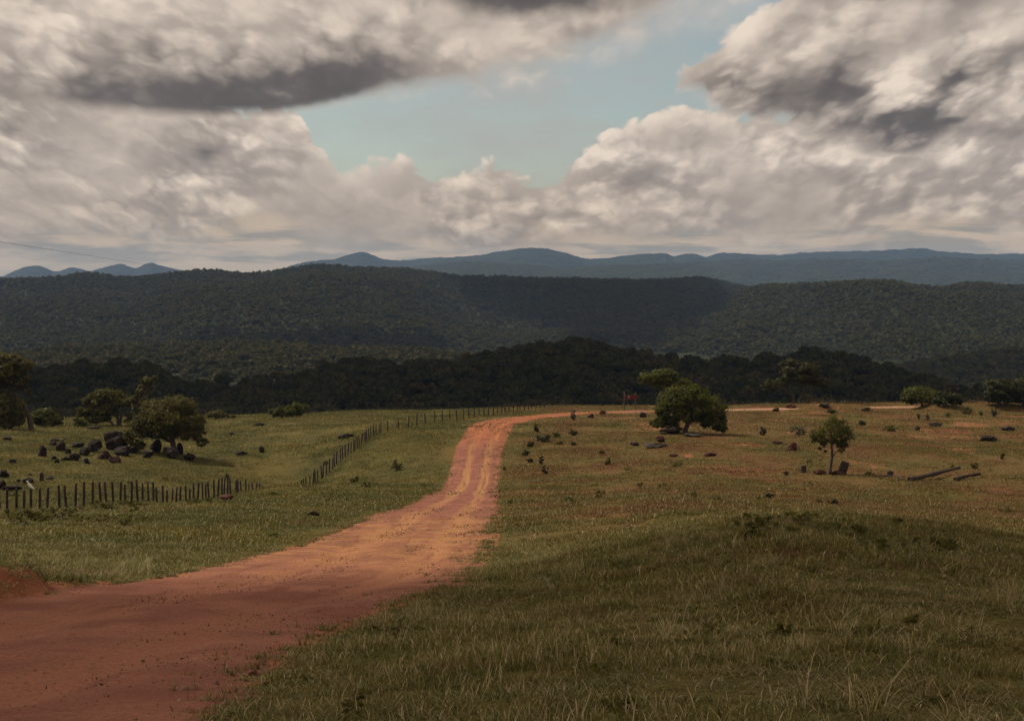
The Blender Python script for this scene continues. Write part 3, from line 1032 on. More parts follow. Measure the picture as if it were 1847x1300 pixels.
hill("F", [(-420, 500), (300, 508), (400, 507), (560, 494), (700, 487), (780, 477), (860, 474), (930, 478), (1000, 483), (1100, 480), (1200, 477), (1290, 471), (1340, 467), (1400, 470), (1500, 467), (1600, 470), (1700, 466), (1847, 470), (2270, 472)],
     4300, 6200, -100, 0, 30, 800, fl_range, 700, 60, 1.0, 7.0)
hill("G", [(-420, 495), (-50, 494), (0, 499), (30, 487), (50, 480), (70, 479), (100, 490), (130, 483), (160, 489), (195, 480), (215, 476), (245, 484), (262, 477), (274, 474), (286, 478), (310, 484), (330, 489), (380, 499), (480, 496), (530, 479),
           (548, 475), (600, 471), (630, 462), (650, 458), (672, 463), (690, 470), (720, 472), (760, 468), (800, 467), (850, 464), (900, 456), (940, 450), (970, 449), (1000, 453), (1040, 463), (1060, 468), (1090, 467),
           (1130, 461), (1180, 457), (1200, 457), (1215, 463), (1240, 458), (1255, 459), (1272, 465), (1290, 459), (1310, 457), (1400, 460), (1440, 457), (1500, 454), (1560, 453), (1620, 451), (1660, 450), (1700, 456), (1760, 459), (1847, 459), (2270, 461)],
     6600, 8600, -100, 0, 35, 900, fl_range, 900, 60, 1.0, 8.0)

def forest_material(name, kinds, trans=0.2):
    """crowns of several species: the tint differs from tree to tree and from stand to stand"""
    m, N, out = new_mat(name)
    t = N.attr("tint")
    rnd = N.add('ShaderNodeObjectInfo').outputs['Random']
    pos = N.add('ShaderNodeNewGeometry').outputs['Position']
    stand = N.noise(pos, 0.011, 4, 0.6)
    a = N.mix(N.ramp(stand, 0.38, 0.62), kinds[0], kinds[1])
    a = N.mix(N.ramp(rnd, 0.30, 0.62), a, kinds[2])
    a = N.mix(N.ramp(rnd, 0.86, 0.93), a, kinds[3])
    c = N.mix(t, N.mix(0.22, a, (0.010, 0.012, 0.006)), N.mix(0.25, a, (0.150, 0.132, 0.050)))
    p = N.add('ShaderNodeBsdfPrincipled')
    N.put(p.inputs['Base Color'], c)
    p.inputs['Roughness'].default_value = 0.8
    p.inputs['Specular IOR Level'].default_value = 0.04
    tr = N.add('ShaderNodeBsdfTranslucent')
    N.put(tr.inputs[0], c)
    mx = N.add('ShaderNodeMixShader')
    mx.inputs[0].default_value = trans
    N.t.links.new(p.outputs[0], mx.inputs[1])
    N.t.links.new(tr.outputs[0], mx.inputs[2])
    N.t.links.new(mx.outputs[0], out.inputs[0])
    return m


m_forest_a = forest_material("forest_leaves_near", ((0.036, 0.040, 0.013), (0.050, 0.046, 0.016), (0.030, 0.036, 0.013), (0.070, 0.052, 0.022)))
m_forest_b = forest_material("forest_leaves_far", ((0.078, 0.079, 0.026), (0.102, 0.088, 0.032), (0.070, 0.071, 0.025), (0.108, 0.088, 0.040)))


def forest_tree(name, mat, rng, leaf, nq, flat=False):
    """a whole forest crown of unit radius: rounded boughs with leaf sprays"""
    Vs, Ts, Fs, n0 = [], [], [], 0
    k = rng.integers(4, 8)
    for i in range(k):
        a = rng.uniform(0, 6.28); r = rng.uniform(0.0, 0.62) if i else 0.0
        h = rng.uniform(0.25, 0.85) - (0.25 * r)
        if flat:
            h = 0.75 + rng.uniform(-0.12, 0.12)
        c = np.array([r * math.cos(a), r * math.sin(a), h])
        rr = rng.uniform(0.34, 0.52)
        sq = 0.55 if flat else 0.85
        v, f = ICO1
        dis = 1 + 0.25 * rng.normal(size=len(v))
        vv = v * dis[:, None] * rr * np.array([1, 1, sq]) * 0.85 + c
        # triangles are written as quads with a doubled last corner replaced by an edge midpoint
        mid = (vv[f[:, 2]] + vv[f[:, 0]]) / 2
        Vs.append(np.concatenate([vv[f[:, 0]], vv[f[:, 1]], vv[f[:, 2]], mid]))
        nf = len(f)
        ar = np.arange(nf)
        Fs.append(np.stack([ar, ar + nf, ar + 2 * nf, ar + 3 * nf], -1) + n0)
        tone = rng.random()
        Ts.append(np.full(4 * nf, tone * 0.5 + 0.1))
        n0 += 4 * nf
        d = rng.normal(size=(nq, 3)); d[:, 2] = np.abs(d[:, 2]) * 0.9 + d[:, 2] * 0.3
        d /= np.linalg.norm(d, axis=1)[:, None]
        P = c + d * rr * rng.uniform(0.75, 1.2, nq)[:, None] * np.array([1, 1, sq])
        V, Fq = quads(P, leaf, rng, 0.8, (0.5, 0.9), d)
        Vs.append(V); Fs.append(Fq + n0); n0 += len(V)
        Ts.append(np.repeat(np.clip(tone * 0.6 + rng.random(nq) * 0.4, 0, 1), 4))
    # stem
    st = np.array([[-.04, 0, -.9], [.04, 0, -.9], [.03, 0, .4], [-.03, 0, .4], [0, -.04, -.9], [0, .04, -.9], [0, .03, .4], [0, -.03, .4]])
    Vs.append(st); Fs.append(np.array([[0, 1, 2, 3], [4, 5, 6, 7]]) + n0); Ts.append(np.zeros(8))
    return make_mesh(name, np.concatenate(Vs), np.concatenate(Fs), {"tint": np.concatenate(Ts)}, False, [mat])


def build_forests():
    rng = np.random.default_rng(5)
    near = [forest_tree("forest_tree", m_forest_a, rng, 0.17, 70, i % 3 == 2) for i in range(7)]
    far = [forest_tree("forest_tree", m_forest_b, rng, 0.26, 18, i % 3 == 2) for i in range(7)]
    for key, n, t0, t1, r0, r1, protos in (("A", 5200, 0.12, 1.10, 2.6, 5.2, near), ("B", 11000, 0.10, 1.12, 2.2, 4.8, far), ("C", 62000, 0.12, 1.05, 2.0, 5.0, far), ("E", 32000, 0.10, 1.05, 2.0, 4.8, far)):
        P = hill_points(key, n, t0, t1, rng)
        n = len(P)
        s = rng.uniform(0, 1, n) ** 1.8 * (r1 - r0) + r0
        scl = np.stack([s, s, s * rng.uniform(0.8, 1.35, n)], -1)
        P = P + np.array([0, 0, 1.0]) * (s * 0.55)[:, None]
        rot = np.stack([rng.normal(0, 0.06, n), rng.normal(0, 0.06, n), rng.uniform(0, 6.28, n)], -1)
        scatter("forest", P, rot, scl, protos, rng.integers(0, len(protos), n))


build_forests()


# ------------------------------------------------------------------ unseen clouds added overhead, shaped to cast the broad shadows
def shade_cloud_material():
    m, N, out = new_mat("shade_cloud_white")
    pos = N.add('ShaderNodeNewGeometry').outputs['Position']
    n = N.noise(pos, 0.02, 5, 0.6)
    principled(N, out, N.mix(n, (0.78, 0.78, 0.78), (0.86, 0.86, 0.86)), 1.0, 0.0, n, 6.0, 0.6)
    return m


M_SHADE_CLOUD = shade_cloud_material()


def hill_at(key, px, py):
    hp, tt, X, D, Z = HILLS[key]
    j = int(np.clip(np.searchsorted(hp, px), 1, len(hp) - 1))
    u, t = slopes(px, py)
    i = np.nonzero((Z[:, j] + 4.0) / D[:, j] >= t)[0]
    i = int(i[0]) if len(i) else int(np.argmax(Z[:, j] / D[:, j]))
    return float(X[i, j]), float(D[i, j]), float(Z[i, j])


def shade_spots(key, spans, r):
    """lumps that shade the strip of a hillside between two lines of sight in each column"""
    xs, y0, y1 = (np.array(c, float) for c in zip(*spans))
    out = []
    px = xs[0]
    while px <= xs[-1]:
        fx, fd, fz = hill_at(key, px, np.interp(px, xs, y1))
        nx, nd, nz = hill_at(key, px, np.interp(px, xs, y0))
        n = max(1, int(abs(nd - fd) / (r * 0.9)))
        for k in range(n + 1):
            d = fd + (nd - fd) * k / max(1, n)
            u = slopes(px, 560)[0]
            hp, tt, X, D, Z = HILLS[key]
            j = int(np.clip(np.searchsorted(hp, px), 1, len(hp) - 1))
            z = float(np.interp(d, D[:60, j], Z[:60, j]))
            out.append((u * d, d, r * (0.92 + 0.16 * ((k * 7 + int(px)) % 5) / 4), z))
        px += 0.9 * r * F / max(fd, 1400)
    return out


def cloud(spots, zg, H, rng):
    """spots: (X, Y, r) of shade on the ground; unseen lumps are added at height H towards the sun to cast it"""
    v, f = ICO2 if len(spots) > 60 else ICO3
    Vs, Fs, n0 = [], [], 0
    for (x, y, r, *zz) in spots:
        g = zz[0] if zz else zg
        c = np.array([x, y, g]) + SUN * ((H - g) / SUN[2])
        q = v + 0.16 * np.stack([fnoise(v[:, 0] * 2 + c[0], v[:, 1] * 2 + v[:, 2] * 3.1, s, 3) for s in (1, 2, 3)], -1)
        q = q * np.array([r, r, 0.5 * r])
        q[:, 2] = np.where(q[:, 2] < 0, q[:, 2] * 0.5, q[:, 2])
        Vs.append(q + c); Fs.append(f + n0); n0 += len(v)
    V, Fa = np.concatenate(Vs), np.concatenate(Fs)
    me = make_mesh("cloud", V, Fa, None, True, [M_SHADE_CLOUD])
    tag(obj("cloud", me), kind='structure')  # out of view, added only for the shadow it casts


def thin_shade_cloud():
    """an unseen thin cloud sheet added to shade the near slope: it lets a little of the sun through, unevenly"""
    m, N, out = new_mat("thin_shade_cloud")
    pos = N.add('ShaderNodeNewGeometry').outputs['Position']
    n = N.noise(pos, 0.16, 5, 0.6)
    d = N.add('ShaderNodeBsdfDiffuse')
    N.put(d.inputs[0], N.mix(n, (0.78, 0.78, 0.78), (0.86, 0.86, 0.86)))
    tr = N.add('ShaderNodeBsdfTransparent')
    mx = N.add('ShaderNodeMixShader')
    N.put(mx.inputs[0], N.ramp(n, 0.34, 0.66, 0.80, 0.42))
    N.t.links.new(tr.outputs[0], mx.inputs[1])
    N.t.links.new(d.outputs[0], mx.inputs[2])
    N.t.links.new(mx.outputs[0], out.inputs[0])
    xb = [-60, -10, -6, -3, 0, 3, 7, 12, 30, 90]
    yb = [19, 21, 22, 26, 30, 31.5, 33, 34, 36, 38]
    xs = np.linspace(-75, 100, 180); ts = np.linspace(0, 1, 110)
    top = np.interp(xs, xb, yb) + 2.6 * fnoise(xs / 5.0, xs * 0, 71, 4)
    Y = -95 + (top[None, :] + 95) * ts[:, None]
    X = np.broadcast_to(xs, Y.shape)
    edge = np.minimum(smooth(0, 0.05, 1 - ts), smooth(0, 0.05, ts))[:, None] * np.minimum(smooth(0, 0.05, np.linspace(0, 1, 180)), smooth(0, 0.05, np.linspace(1, 0, 180)))[None, :]
    up = edge * (5 + 4 * fnoise(X / 14, Y / 14, 23, 4)); dn = -edge * (1.5 + 0.8 * fnoise(X / 9, Y / 9, 29, 3))
    H, zg = 520.0, -5.0
    off = np.array([0, 0, zg]) + SUN * ((H - zg) / SUN[2])
    A = np.stack([X, Y, np.zeros_like(Y)], -1) + off
    T = A.copy(); T[..., 2] += up + 0.01
    B = A.copy(); B[..., 2] += dn - 0.01
    f = grid_faces(*Y.shape)
    n0 = Y.size
    nr, nc = Y.shape
    ring = np.concatenate([np.arange(nc), np.arange(1, nr) * nc + nc - 1, (nr - 1) * nc + np.arange(nc - 2, -1, -1), np.arange(nr - 2, 0, -1) * nc])
    r2 = np.roll(ring, -1)
    side = np.stack([ring, ring + n0, r2 + n0, r2], -1)
    me = make_mesh("cloud", np.concatenate([T.reshape(-1, 3), B.reshape(-1, 3)]), np.concatenate([f, f[:, ::-1] + n0, side]), None, True, [m])
    tag(obj("cloud", me), kind='structure')  # unseen sheet, added to shade and dapple the near slope


def build_shade_clouds():
    rng = np.random.default_rng(3)
    thin_shade_cloud()
    # over the near wooded hill
    sp = [(x, y + rng.uniform(-15, 15), 75) for x in np.arange(-250, 190, 55) for y in (400, 480, 560, 640)] + [(205, 520, 60), (190, 600, 60), (160, 420, 50), (215, 590, 45)]
    cloud(sp, -40, 520, rng)
    # over the bowl of the far ridge, a strip at its foot and the low hill to the east
    cloud(shade_spots("C", [(850, 500, 512), (880, 498, 548), (920, 498, 556), (960, 498, 566), (1000, 498, 578), (1040, 498, 590), (1080, 500, 604), (1120, 502, 616), (1160, 502, 618), (1200, 502, 600), (1240, 503, 580), (1280, 506, 545), (1305, 508, 530)], 42), None, 1000, rng)
    cloud(shade_spots("C", [(372, 611, 628), (450, 606, 634), (560, 602, 636), (640, 606, 634), (700, 611, 634), (790, 619, 632)], 24), None, 620, rng)
    cloud(shade_spots("B", [(1640, 662, 692), (1680, 650, 700), (1740, 641, 705), (1800, 634, 705), (1900, 628, 705)], 26), None, 560, rng)


build_shade_clouds()


# ------------------------------------------------------------------ the air
def build_haze():
    x0, x1, y0, y1, z0, z1 = -9800.0, 9800.0, -30.0, 9800.0, -101.5, 195.0
    V = [(x, y, z) for z in (z0, z1) for y in (y0, y1) for x in (x0, x1)]
    Fq = [(0, 2, 3, 1), (4, 5, 7, 6), (0, 1, 5, 4), (2, 6, 7, 3), (0, 4, 6, 2), (1, 3, 7, 5)]
    m = bpy.data.materials.new("haze_air")
    m.use_nodes = True
    m.node_tree.nodes.clear()
    N = Nodes(m.node_tree)
    out = N.add('ShaderNodeOutputMaterial')
    p = N.add('ShaderNodeVolumePrincipled')
    p.inputs['Color'].default_value = (0.36, 0.58, 0.98, 1)
    p.inputs['Density'].default_value = 5.2e-5
    p.inputs['Density Attribute'].default_value = ""
    N.t.links.new(p.outputs[0], out.inputs['Volume'])
    m.cycles.homogeneous_volume = True
    o = obj("haze", make_mesh("haze", V, Fq, None, False, [m]))
    tag(o, kind='stuff')


build_haze()

# ------------------------------------------------------------------ grass
def grass_material():
    m, N, out = new_mat("grass_blades")
    pos = N.add('ShaderNodeNewGeometry').outputs['Position']
    c, mid, fine = sward(N, pos)
    t = N.attr("tint")
    c = N.mix(N.ramp(t, 0.0, 0.45, 0.75, 0.0), c, (0.032, 0.046, 0.010))
    c = N.mix(N.ramp(t, 0.60, 0.92, 0.0, 0.55), c, (0.200, 0.190, 0.045))
    c = N.mix(N.ramp(t, 0.93, 0.98), c, (0.42, 0.33, 0.18))
    rust = N.ramp(N.noise(N.v('ADD', pos, (11, 3, 0)), 0.55, 4, 0.6), 0.56, 0.72)
    c = N.mix(N.m('MULTIPLY', rust, 0.75), c, (0.165, 0.082, 0.040))
    p = N.add('ShaderNodeBsdfPrincipled')
    N.put(p.inputs['Base Color'], c)
    p.inputs['Roughness'].default_value = 0.55
    p.inputs['Specular IOR Level'].default_value = 0.14
    tr = N.add('ShaderNodeBsdfTranslucent')
    N.put(tr.inputs[0], c)
    mx = N.add('ShaderNodeMixShader')
    mx.inputs[0].default_value = 0.3
    N.t.links.new(p.outputs[0], mx.inputs[1])
    N.t.links.new(tr.outputs[0], mx.inputs[2])
    N.t.links.new(mx.outputs[0], out.inputs[0])
    return m


M_GRASS = grass_material()


def blade_patch(name, R, n, l0, l1, w, straw, rng, tuft=0.4):
    """a patch of single blades: each bends over and tapers; some are dry straws, some lie flat"""
    k = max(4, int(n / 14))
    cen = rng.uniform(-1, 1, (k, 2)) * R
    own = rng.integers(0, k, n)
    free = rng.random(n) > tuft
    base = np.where(free[:, None], rng.normal(0, 0.55, (n, 2)) * R, cen[own] + rng.normal(0, 0.07, (n, 2)) * R)
    az = rng.uniform(0, 6.28, n)
    L = rng.uniform(l0, l1, n) * rng.uniform(0.7, 1.15, n)
    dry = rng.random(n) < straw
    L = np.where(dry, L * rng.uniform(1.0, 1.9, n), L)
    lean = np.where(rng.random(n) < 0.45, rng.uniform(1.0, 1.55, n), rng.uniform(0.15, 1.0, n))
    curl = rng.uniform(0.1, 0.9, n)
    dirx, diry = np.cos(az), np.sin(az)
    wd = w * rng.uniform(0.6, 1.3, n)
    sx, sy = -np.sin(az), np.cos(az)
    pts, x, z = [], np.zeros(n), np.full(n, -0.01)
    th = lean * 0.5
    seg = 3
    for i in range(seg + 1):
        pts.append((x.copy(), z.copy()))
        x = x + np.sin(th) * L / seg; z = z + np.cos(th) * L / seg
        th = np.minimum(th + curl * 0.55 + lean * 0.25, 1.75)
    V = []
    for i, (xx, zz) in enumerate(pts):
        ww = wd * (1.0, 0.95, 0.65, 0.06)[i] / 2
        cx, cy = base[:, 0] + dirx * xx, base[:, 1] + diry * xx
        V.append(np.stack([cx - sx * ww, cy - sy * ww, zz], -1)); V.append(np.stack([cx + sx * ww, cy + sy * ww, zz], -1))
    V = np.stack(V, 1)                       # n, 8, 3
    Fq = []
    o = np.arange(n) * 8
    for i in range(seg):
        Fq.append(np.stack([o + 2 * i, o + 2 * i + 1, o + 2 * i + 3, o + 2 * i + 2], -1))
    tint = np.where(dry, rng.uniform(0.92, 1.0, n), rng.uniform(0.0, 0.9, n))
    return make_mesh(name, V.reshape(-1, 3), np.concatenate(Fq), {"tint": np.repeat(tint, 8)}, False, [M_GRASS])


def normals_at(X, Y, e):
    zx = (land(X + e, Y) - land(X - e, Y)) / (2 * e); zy = (land(X, Y + e) - land(X, Y - e)) / (2 * e)
    n = np.stack([-zx, -zy, np.ones_like(zx)], -1)
    return n / np.linalg.norm(n, axis=1)[:, None]


def eulers(n, yaw):
    x = np.stack([np.cos(yaw), np.sin(yaw), np.zeros_like(yaw)], -1)
    x -= n * np.sum(x * n, 1)[:, None]; x /= np.linalg.norm(x, axis=1)[:, None]
    y = np.cross(n, x)
    return np.stack([np.arctan2(y[:, 2], n[:, 2]), -np.arcsin(np.clip(x[:, 2], -1, 1)), np.arctan2(x[:, 1], x[:, 0])], -1)


def area_points(n, y0, y1, rng, side=0.42, extra=1.6):
    Y = np.sqrt(rng.uniform(y0 ** 2, y1 ** 2, n))
    X = rng.uniform(-1, 1, n) * (side * Y + extra)
    return X, Y


def build_grass():
    rng = np.random.default_rng(21)
    zones = (
        # y0, y1, points, patch radius, blades, length, width, straw share, edge
        (3.6, 9.0, 2000, 0.20, 170, 0.03, 0.095, 0.0044, 0.12),
        (9.0, 18.0, 3200, 0.30, 200, 0.035, 0.105, 0.0066, 0.12),
        (18.0, 40.0, 4800, 0.62, 210, 0.045, 0.125, 0.013, 0.09),
        (40.0, 85.0, 4800, 1.25, 230, 0.05, 0.13, 0.030, 0.03),
        (85.0, 150.0, 4200, 2.2, 240, 0.04, 0.11, 0.060, 0.02),
        (150.0, 236.0, 4200, 3.2, 240, 0.05, 0.14, 0.09, 0.02),
    )
    for (y0, y1, n, R, nb, l0, l1, w, straw) in zones:
        protos = [blade_patch("grass_patch", R, nb, l0, l1, w, straw * (0.6 + 0.25 * i), rng, 0.45) for i in range(6)]
        X, Y = area_points(n, y0, y1, rng)
        rd = road_dist(X, Y)
        lo = 0.35 + 0.25 * smooth(20, 90, Y)
        keep = rd + lo * fnoise(X / 1.3, Y / 2.0, 5, 4, 0.6) > R * 0.30
        worn = np.exp(-((X - 0.5) / 2.0) ** 2 - ((Y - 43) / 9) ** 2)
        keep &= rng.random(n) > worn * 0.75
        lft = edge_L(Y) - X                                       # the cut bank stays bare
        keep &= ~((lft > -0.3) & (lft < 0.30 + 0.35 * fnoise(X / 0.8, Y / 0.8, 66, 2)) & (Y > 6) & (Y < 23))
        bald = fnoise(X / 3.2, Y / 5.0, 77, 4) > 0.52
        keep &= ~(bald & (rng.random(n) < 0.8))
        east = smooth(2, 18, X) * smooth(92, 112, Y)
        keep &= rng.random(n) > east * 0.35
        if y0 < 30:                                               # matted, thin and bare places between the tussocks
            keep &= rng.random(n) > 0.8 * smooth(0.15, 0.5, fnoise(X / 0.8, Y / 0.8, 58, 3))
        X, Y, rd = X[keep], Y[keep], rd[keep]
        Z = land(X, Y)
        yaw = rng.uniform(0, 6.28, len(X))
        rot = eulers(normals_at(X, Y, max(0.15, R * 0.5)), yaw)
        tall = 0.95 + 1.25 * fnoise(X / 1.5, Y / 1.5, 90, 3)
        short = np.clip(0.45 + rd / 1.6, 0.45, 1.0)               # cropped beside the road
        s = rng.uniform(0.8, 1.2, len(X))
        scl = np.stack([s, s, s * tall.clip(0.45, 1.7) * short], -1)
        scatter("grass", np.stack([X, Y, Z], -1), rot, scl, protos, rng.integers(0, 6, len(X)))
    # taller dry tussocks and small broad-leaved weeds among the near grass
    protos = [blade_patch("dry_tussock", 0.16, 70, 0.12, 0.26, 0.0036, 0.75, rng, 0.8) for i in range(3)] + [blade_patch("green_tussock", 0.16, 90, 0.08, 0.19, 0.0062, 0.05, rng, 0.85) for i in range(4)]
    X, Y = area_points(1500, 4.2, 30, rng)
    keep = (road_dist(X, Y) > 0.3) & (fnoise(X / 1.7, Y / 1.7, 63, 3) > 0.08)
    X, Y = X[keep], Y[keep]
    s = rng.uniform(0.6, 1.25, len(X)) * (1 + Y / 60)
    scatter("grass", np.stack([X, Y, land(X, Y)], -1), eulers(normals_at(X, Y, 0.2), rng.uniform(0, 6.28, len(X))), np.stack([s, s, s * rng.uniform(0.6, 1.1, len(X))], -1), protos, rng.integers(0, 7, len(X)))
    # stray tufts creeping onto the road from its edges
    protos = [blade_patch("grass_tuft", 0.10, 46, 0.05, 0.14, 0.0055, 0.08, rng, 0.9) for i in range(4)]
    Y = np.sqrt(rng.uniform(4.0 ** 2, 60.0 ** 2, 900)); n = len(Y)
    sd = rng.random(n) < 0.65
    X = np.where(sd, edge_R(Y) - rng.exponential(0.16, n), edge_L(Y) + rng.exponential(0.10, n))
    keep = fnoise(X / 1.3, Y / 0.9, 15, 3) > 0.0
    X, Y = X[keep], Y[keep]
    s = rng.uniform(0.4, 0.9, len(X)) * (1 + Y / 45)
    Z = land(X, Y) + 0.012
    scatter("grass", np.stack([X, Y, Z], -1), eulers(normals_at(X, Y, 0.2), rng.uniform(0, 6.28, len(X))), np.stack([s, s, s * 0.9], -1), protos, rng.integers(0, 4, len(X)))


build_grass()


# rough leafy weeds along the crests of the near slopes
M_WEED = leaf_material("weed_leaves", (0.060, 0.062, 0.017), (0.150, 0.130, 0.038), (0.19, 0.13, 0.06), 0.40)


def build_weeds():
    rng = np.random.default_rng(33)
    protos = [crown_mesh("weed_clump", [(rng.uniform(-.15, .15), rng.uniform(-.15, .15), 0.16, 0.32, 0.32, 0.20), (rng.uniform(-.3, .3), rng.uniform(-.3, .3), 0.12, 0.22, 0.22, 0.15)], M_WEED, rng, 0.045, 42, 60, 0.0, 0.28) for i in range(3)] + [blade_patch("weed_tussock", 0.32, 150, 0.12, 0.34, 0.010, 0.22, rng, 0.7) for i in range(4)]
    spots = []

    def patch(px, py, wpx, hpx, n, s0, s1):
        for _ in range(n):
            p = at(px + rng.normal(0, 0.45) * wpx, py + rng.normal(0, 0.45) * hpx)
            spots.append((p.x, p.y, rng.uniform(s0, s1)))
    patch(55, 934, 75, 10, 70, 0.5, 1.1); patch(205, 914, 40, 8, 34, 0.5, 1.0); patch(165, 944, 70, 8, 16, 0.4, 0.9); patch(300, 905, 80, 8, 24, 0.3, 0.8)
    patch(360, 908, 60, 8, 26, 0.4, 1.0); patch(1440, 940, 90, 9, 50, 0.2, 0.45); patch(1530, 960, 70, 10, 34, 0.2, 0.42); patch(1290, 905, 70, 8, 16, 0.4, 0.9)
    patch(1700, 992, 120, 8, 26, 0.3, 0.8); patch(1380, 960, 80, 12, 20, 0.3, 0.8)
    patch(1190, 880, 90, 6, 12, 0.4, 0.9); patch(560, 905, 90, 14, 14, 0.3, 0.8)
    X, Y = area_points(900, 4.5, 16, rng)
    k = (road_dist(X, Y) > 0.4) & (fnoise(X / 1.2, Y / 1.2, 47, 3) > 0.15)
    for x, y in zip(X[k], Y[k]):
        spots.append((x, y, rng.uniform(0.10, 0.26)))
    X, Y = area_points(700, 14, 120, rng)
    k = (road_dist(X, Y) > 0.9) & (fnoise(X / 6, Y / 6, 44, 3) > 0.16)
    for x, y in zip(X[k], Y[k]):
        spots.append((x, y, rng.uniform(0.25, 0.7) * (1 + y / 160)))
    A = np.array(spots)
    Z = land(A[:, 0], A[:, 1])
    s = A[:, 2]
    scatter("weeds", np.stack([A[:, 0], A[:, 1], Z], -1), np.stack([0 * s, 0 * s, rng.uniform(0, 6.28, len(s))], -1), np.stack([s, s, s * rng.uniform(0.7, 1.2, len(s))], -1), protos, rng.integers(0, 7, len(s)))


build_weeds()


# loose gravel on the road
def stone_mesh(name, seed, mat, sub=2, rough=0.35):
    v, f = (ICO2 if sub == 2 else ICO4)
    q = v.copy()
    rr = np.random.default_rng(seed)
    for k in range(9 if sub == 2 else 13):                        # flat broken faces
        d = rr.normal(size=3); d /= np.linalg.norm(d)
        lim = rr.uniform(0.50, 0.88)
        h = q @ d
        q = q - np.maximum(h - lim, 0)[:, None] * d
    big = fnoise(v[:, 0] * 1.7 + seed, v[:, 1] * 1.7 + v[:, 2] * 2.3, 7 + seed, 3)
    fine = fnoise(v[:, 0] * 5.5 + seed, v[:, 1] * 5.5 + v[:, 2] * 6.3, 9 + seed, 3)
    q = q * (1 + rough * 0.30 * big + rough * 0.11 * fine)[:, None]
    return make_mesh(name, q, f, None, False, [mat])


M_PEB = rock_material("pebble_stone", (0.12, 0.05, 0.034), (0.36, 0.21, 0.14), (0.55, 0.46, 0.36))
M_CLOD = rock_material("dark_clod", (0.070, 0.032, 0.022), (0.120, 0.055, 0.038), (0.15, 0.07, 0.045))


def build_gravel():
    rng = np.random.default_rng(8)
    protos = [stone_mesh("gravel_stone", 50 + i, M_PEB if i < 5 else M_CLOD, 2) for i in range(6)]
    n = 90000
    Y = np.exp(rng.uniform(math.log(4.0), math.log(75.0), n)); T = rng.uniform(-0.05, 1.05, n)
    X = edge_L(Y) + (edge_R(Y) - edge_L(Y)) * T
    g = fnoise(X / 1.0, Y / 2.6, 19, 3) + 0.9 * np.exp(-((T - 0.54) / 0.10) ** 2) + 0.5 * np.exp(-((T - 0.90) / 0.10) ** 2) + 0.3 * np.exp(-((T - 0.06) / 0.08) ** 2)
    keep = rng.random(n) < np.clip(g * 0.9 + 0.02, 0.02, 1)
    X, Y = X[keep], Y[keep]
    s = rng.exponential(0.0045, len(X)).clip(0.003, 0.013) * (0.45 + Y / 32.0)
    Z = land(X, Y) + 0.018 + s * 0.25
    scatter("gravel", np.stack([X, Y, Z], -1), rng.uniform(0, 6.28, (len(X), 3)), np.stack([s * rng.uniform(0.8, 1.5, len(X)), s, s * 0.75], -1), protos, rng.integers(0, 6, len(X)))


build_gravel()

# ------------------------------------------------------------------ rocks, mounds, stumps, logs
M_ROCK = rock_material("dark_basalt", (0.010, 0.007, 0.006), (0.034, 0.022, 0.017), (0.095, 0.068, 0.055))
M_ROCKG = rock_material("grey_slab_rock", (0.024, 0.019, 0.017), (0.070, 0.055, 0.047), (0.13, 0.105, 0.09))
M_MOUND = rock_material("termite_earth", (0.052, 0.020, 0.014), (0.100, 0.040, 0.026), (0.05, 0.02, 0.015))
M_PINK = rock_material("pale_earth_lump", (0.30, 0.15, 0.10), (0.42, 0.25, 0.18), (0.20, 0.09, 0.06))
M_REDROCK = rock_material("red_brown_rock", (0.026, 0.013, 0.010), (0.066, 0.034, 0.025), (0.10, 0.065, 0.05))
ROCK_N = [100]


def rock(px, py, w, h, label, group=None, mat=None, name="rock", cat="rock", depth=0.85, sink=0.18):
    """a stone whose foot stands at the pixel; w, h in photograph pixels"""
    p = at(px, py)
    k = p.y / F
    ROCK_N[0] += 1
    small = 0.86 if group and group.startswith('boulders') else 1.0
    W, H = w * k * small, h * k * small
    me = stone_mesh(name, ROCK_N[0], mat or M_ROCK, 3, 1.05)
    o = obj(name, me)
    hh = H * 0.5 / (1 - sink)
    o.location = (p.x, p.y + W * 0.25, ground_at(p.x, p.y + W * 0.2) + hh * (1 - 2 * sink))
    o.scale = (W * 0.55, W * 0.5 * depth, hh * 1.12)
    o.rotation_euler = (0, 0, random.uniform(-0.5, 0.5))
    return tag(o, label, cat, group)


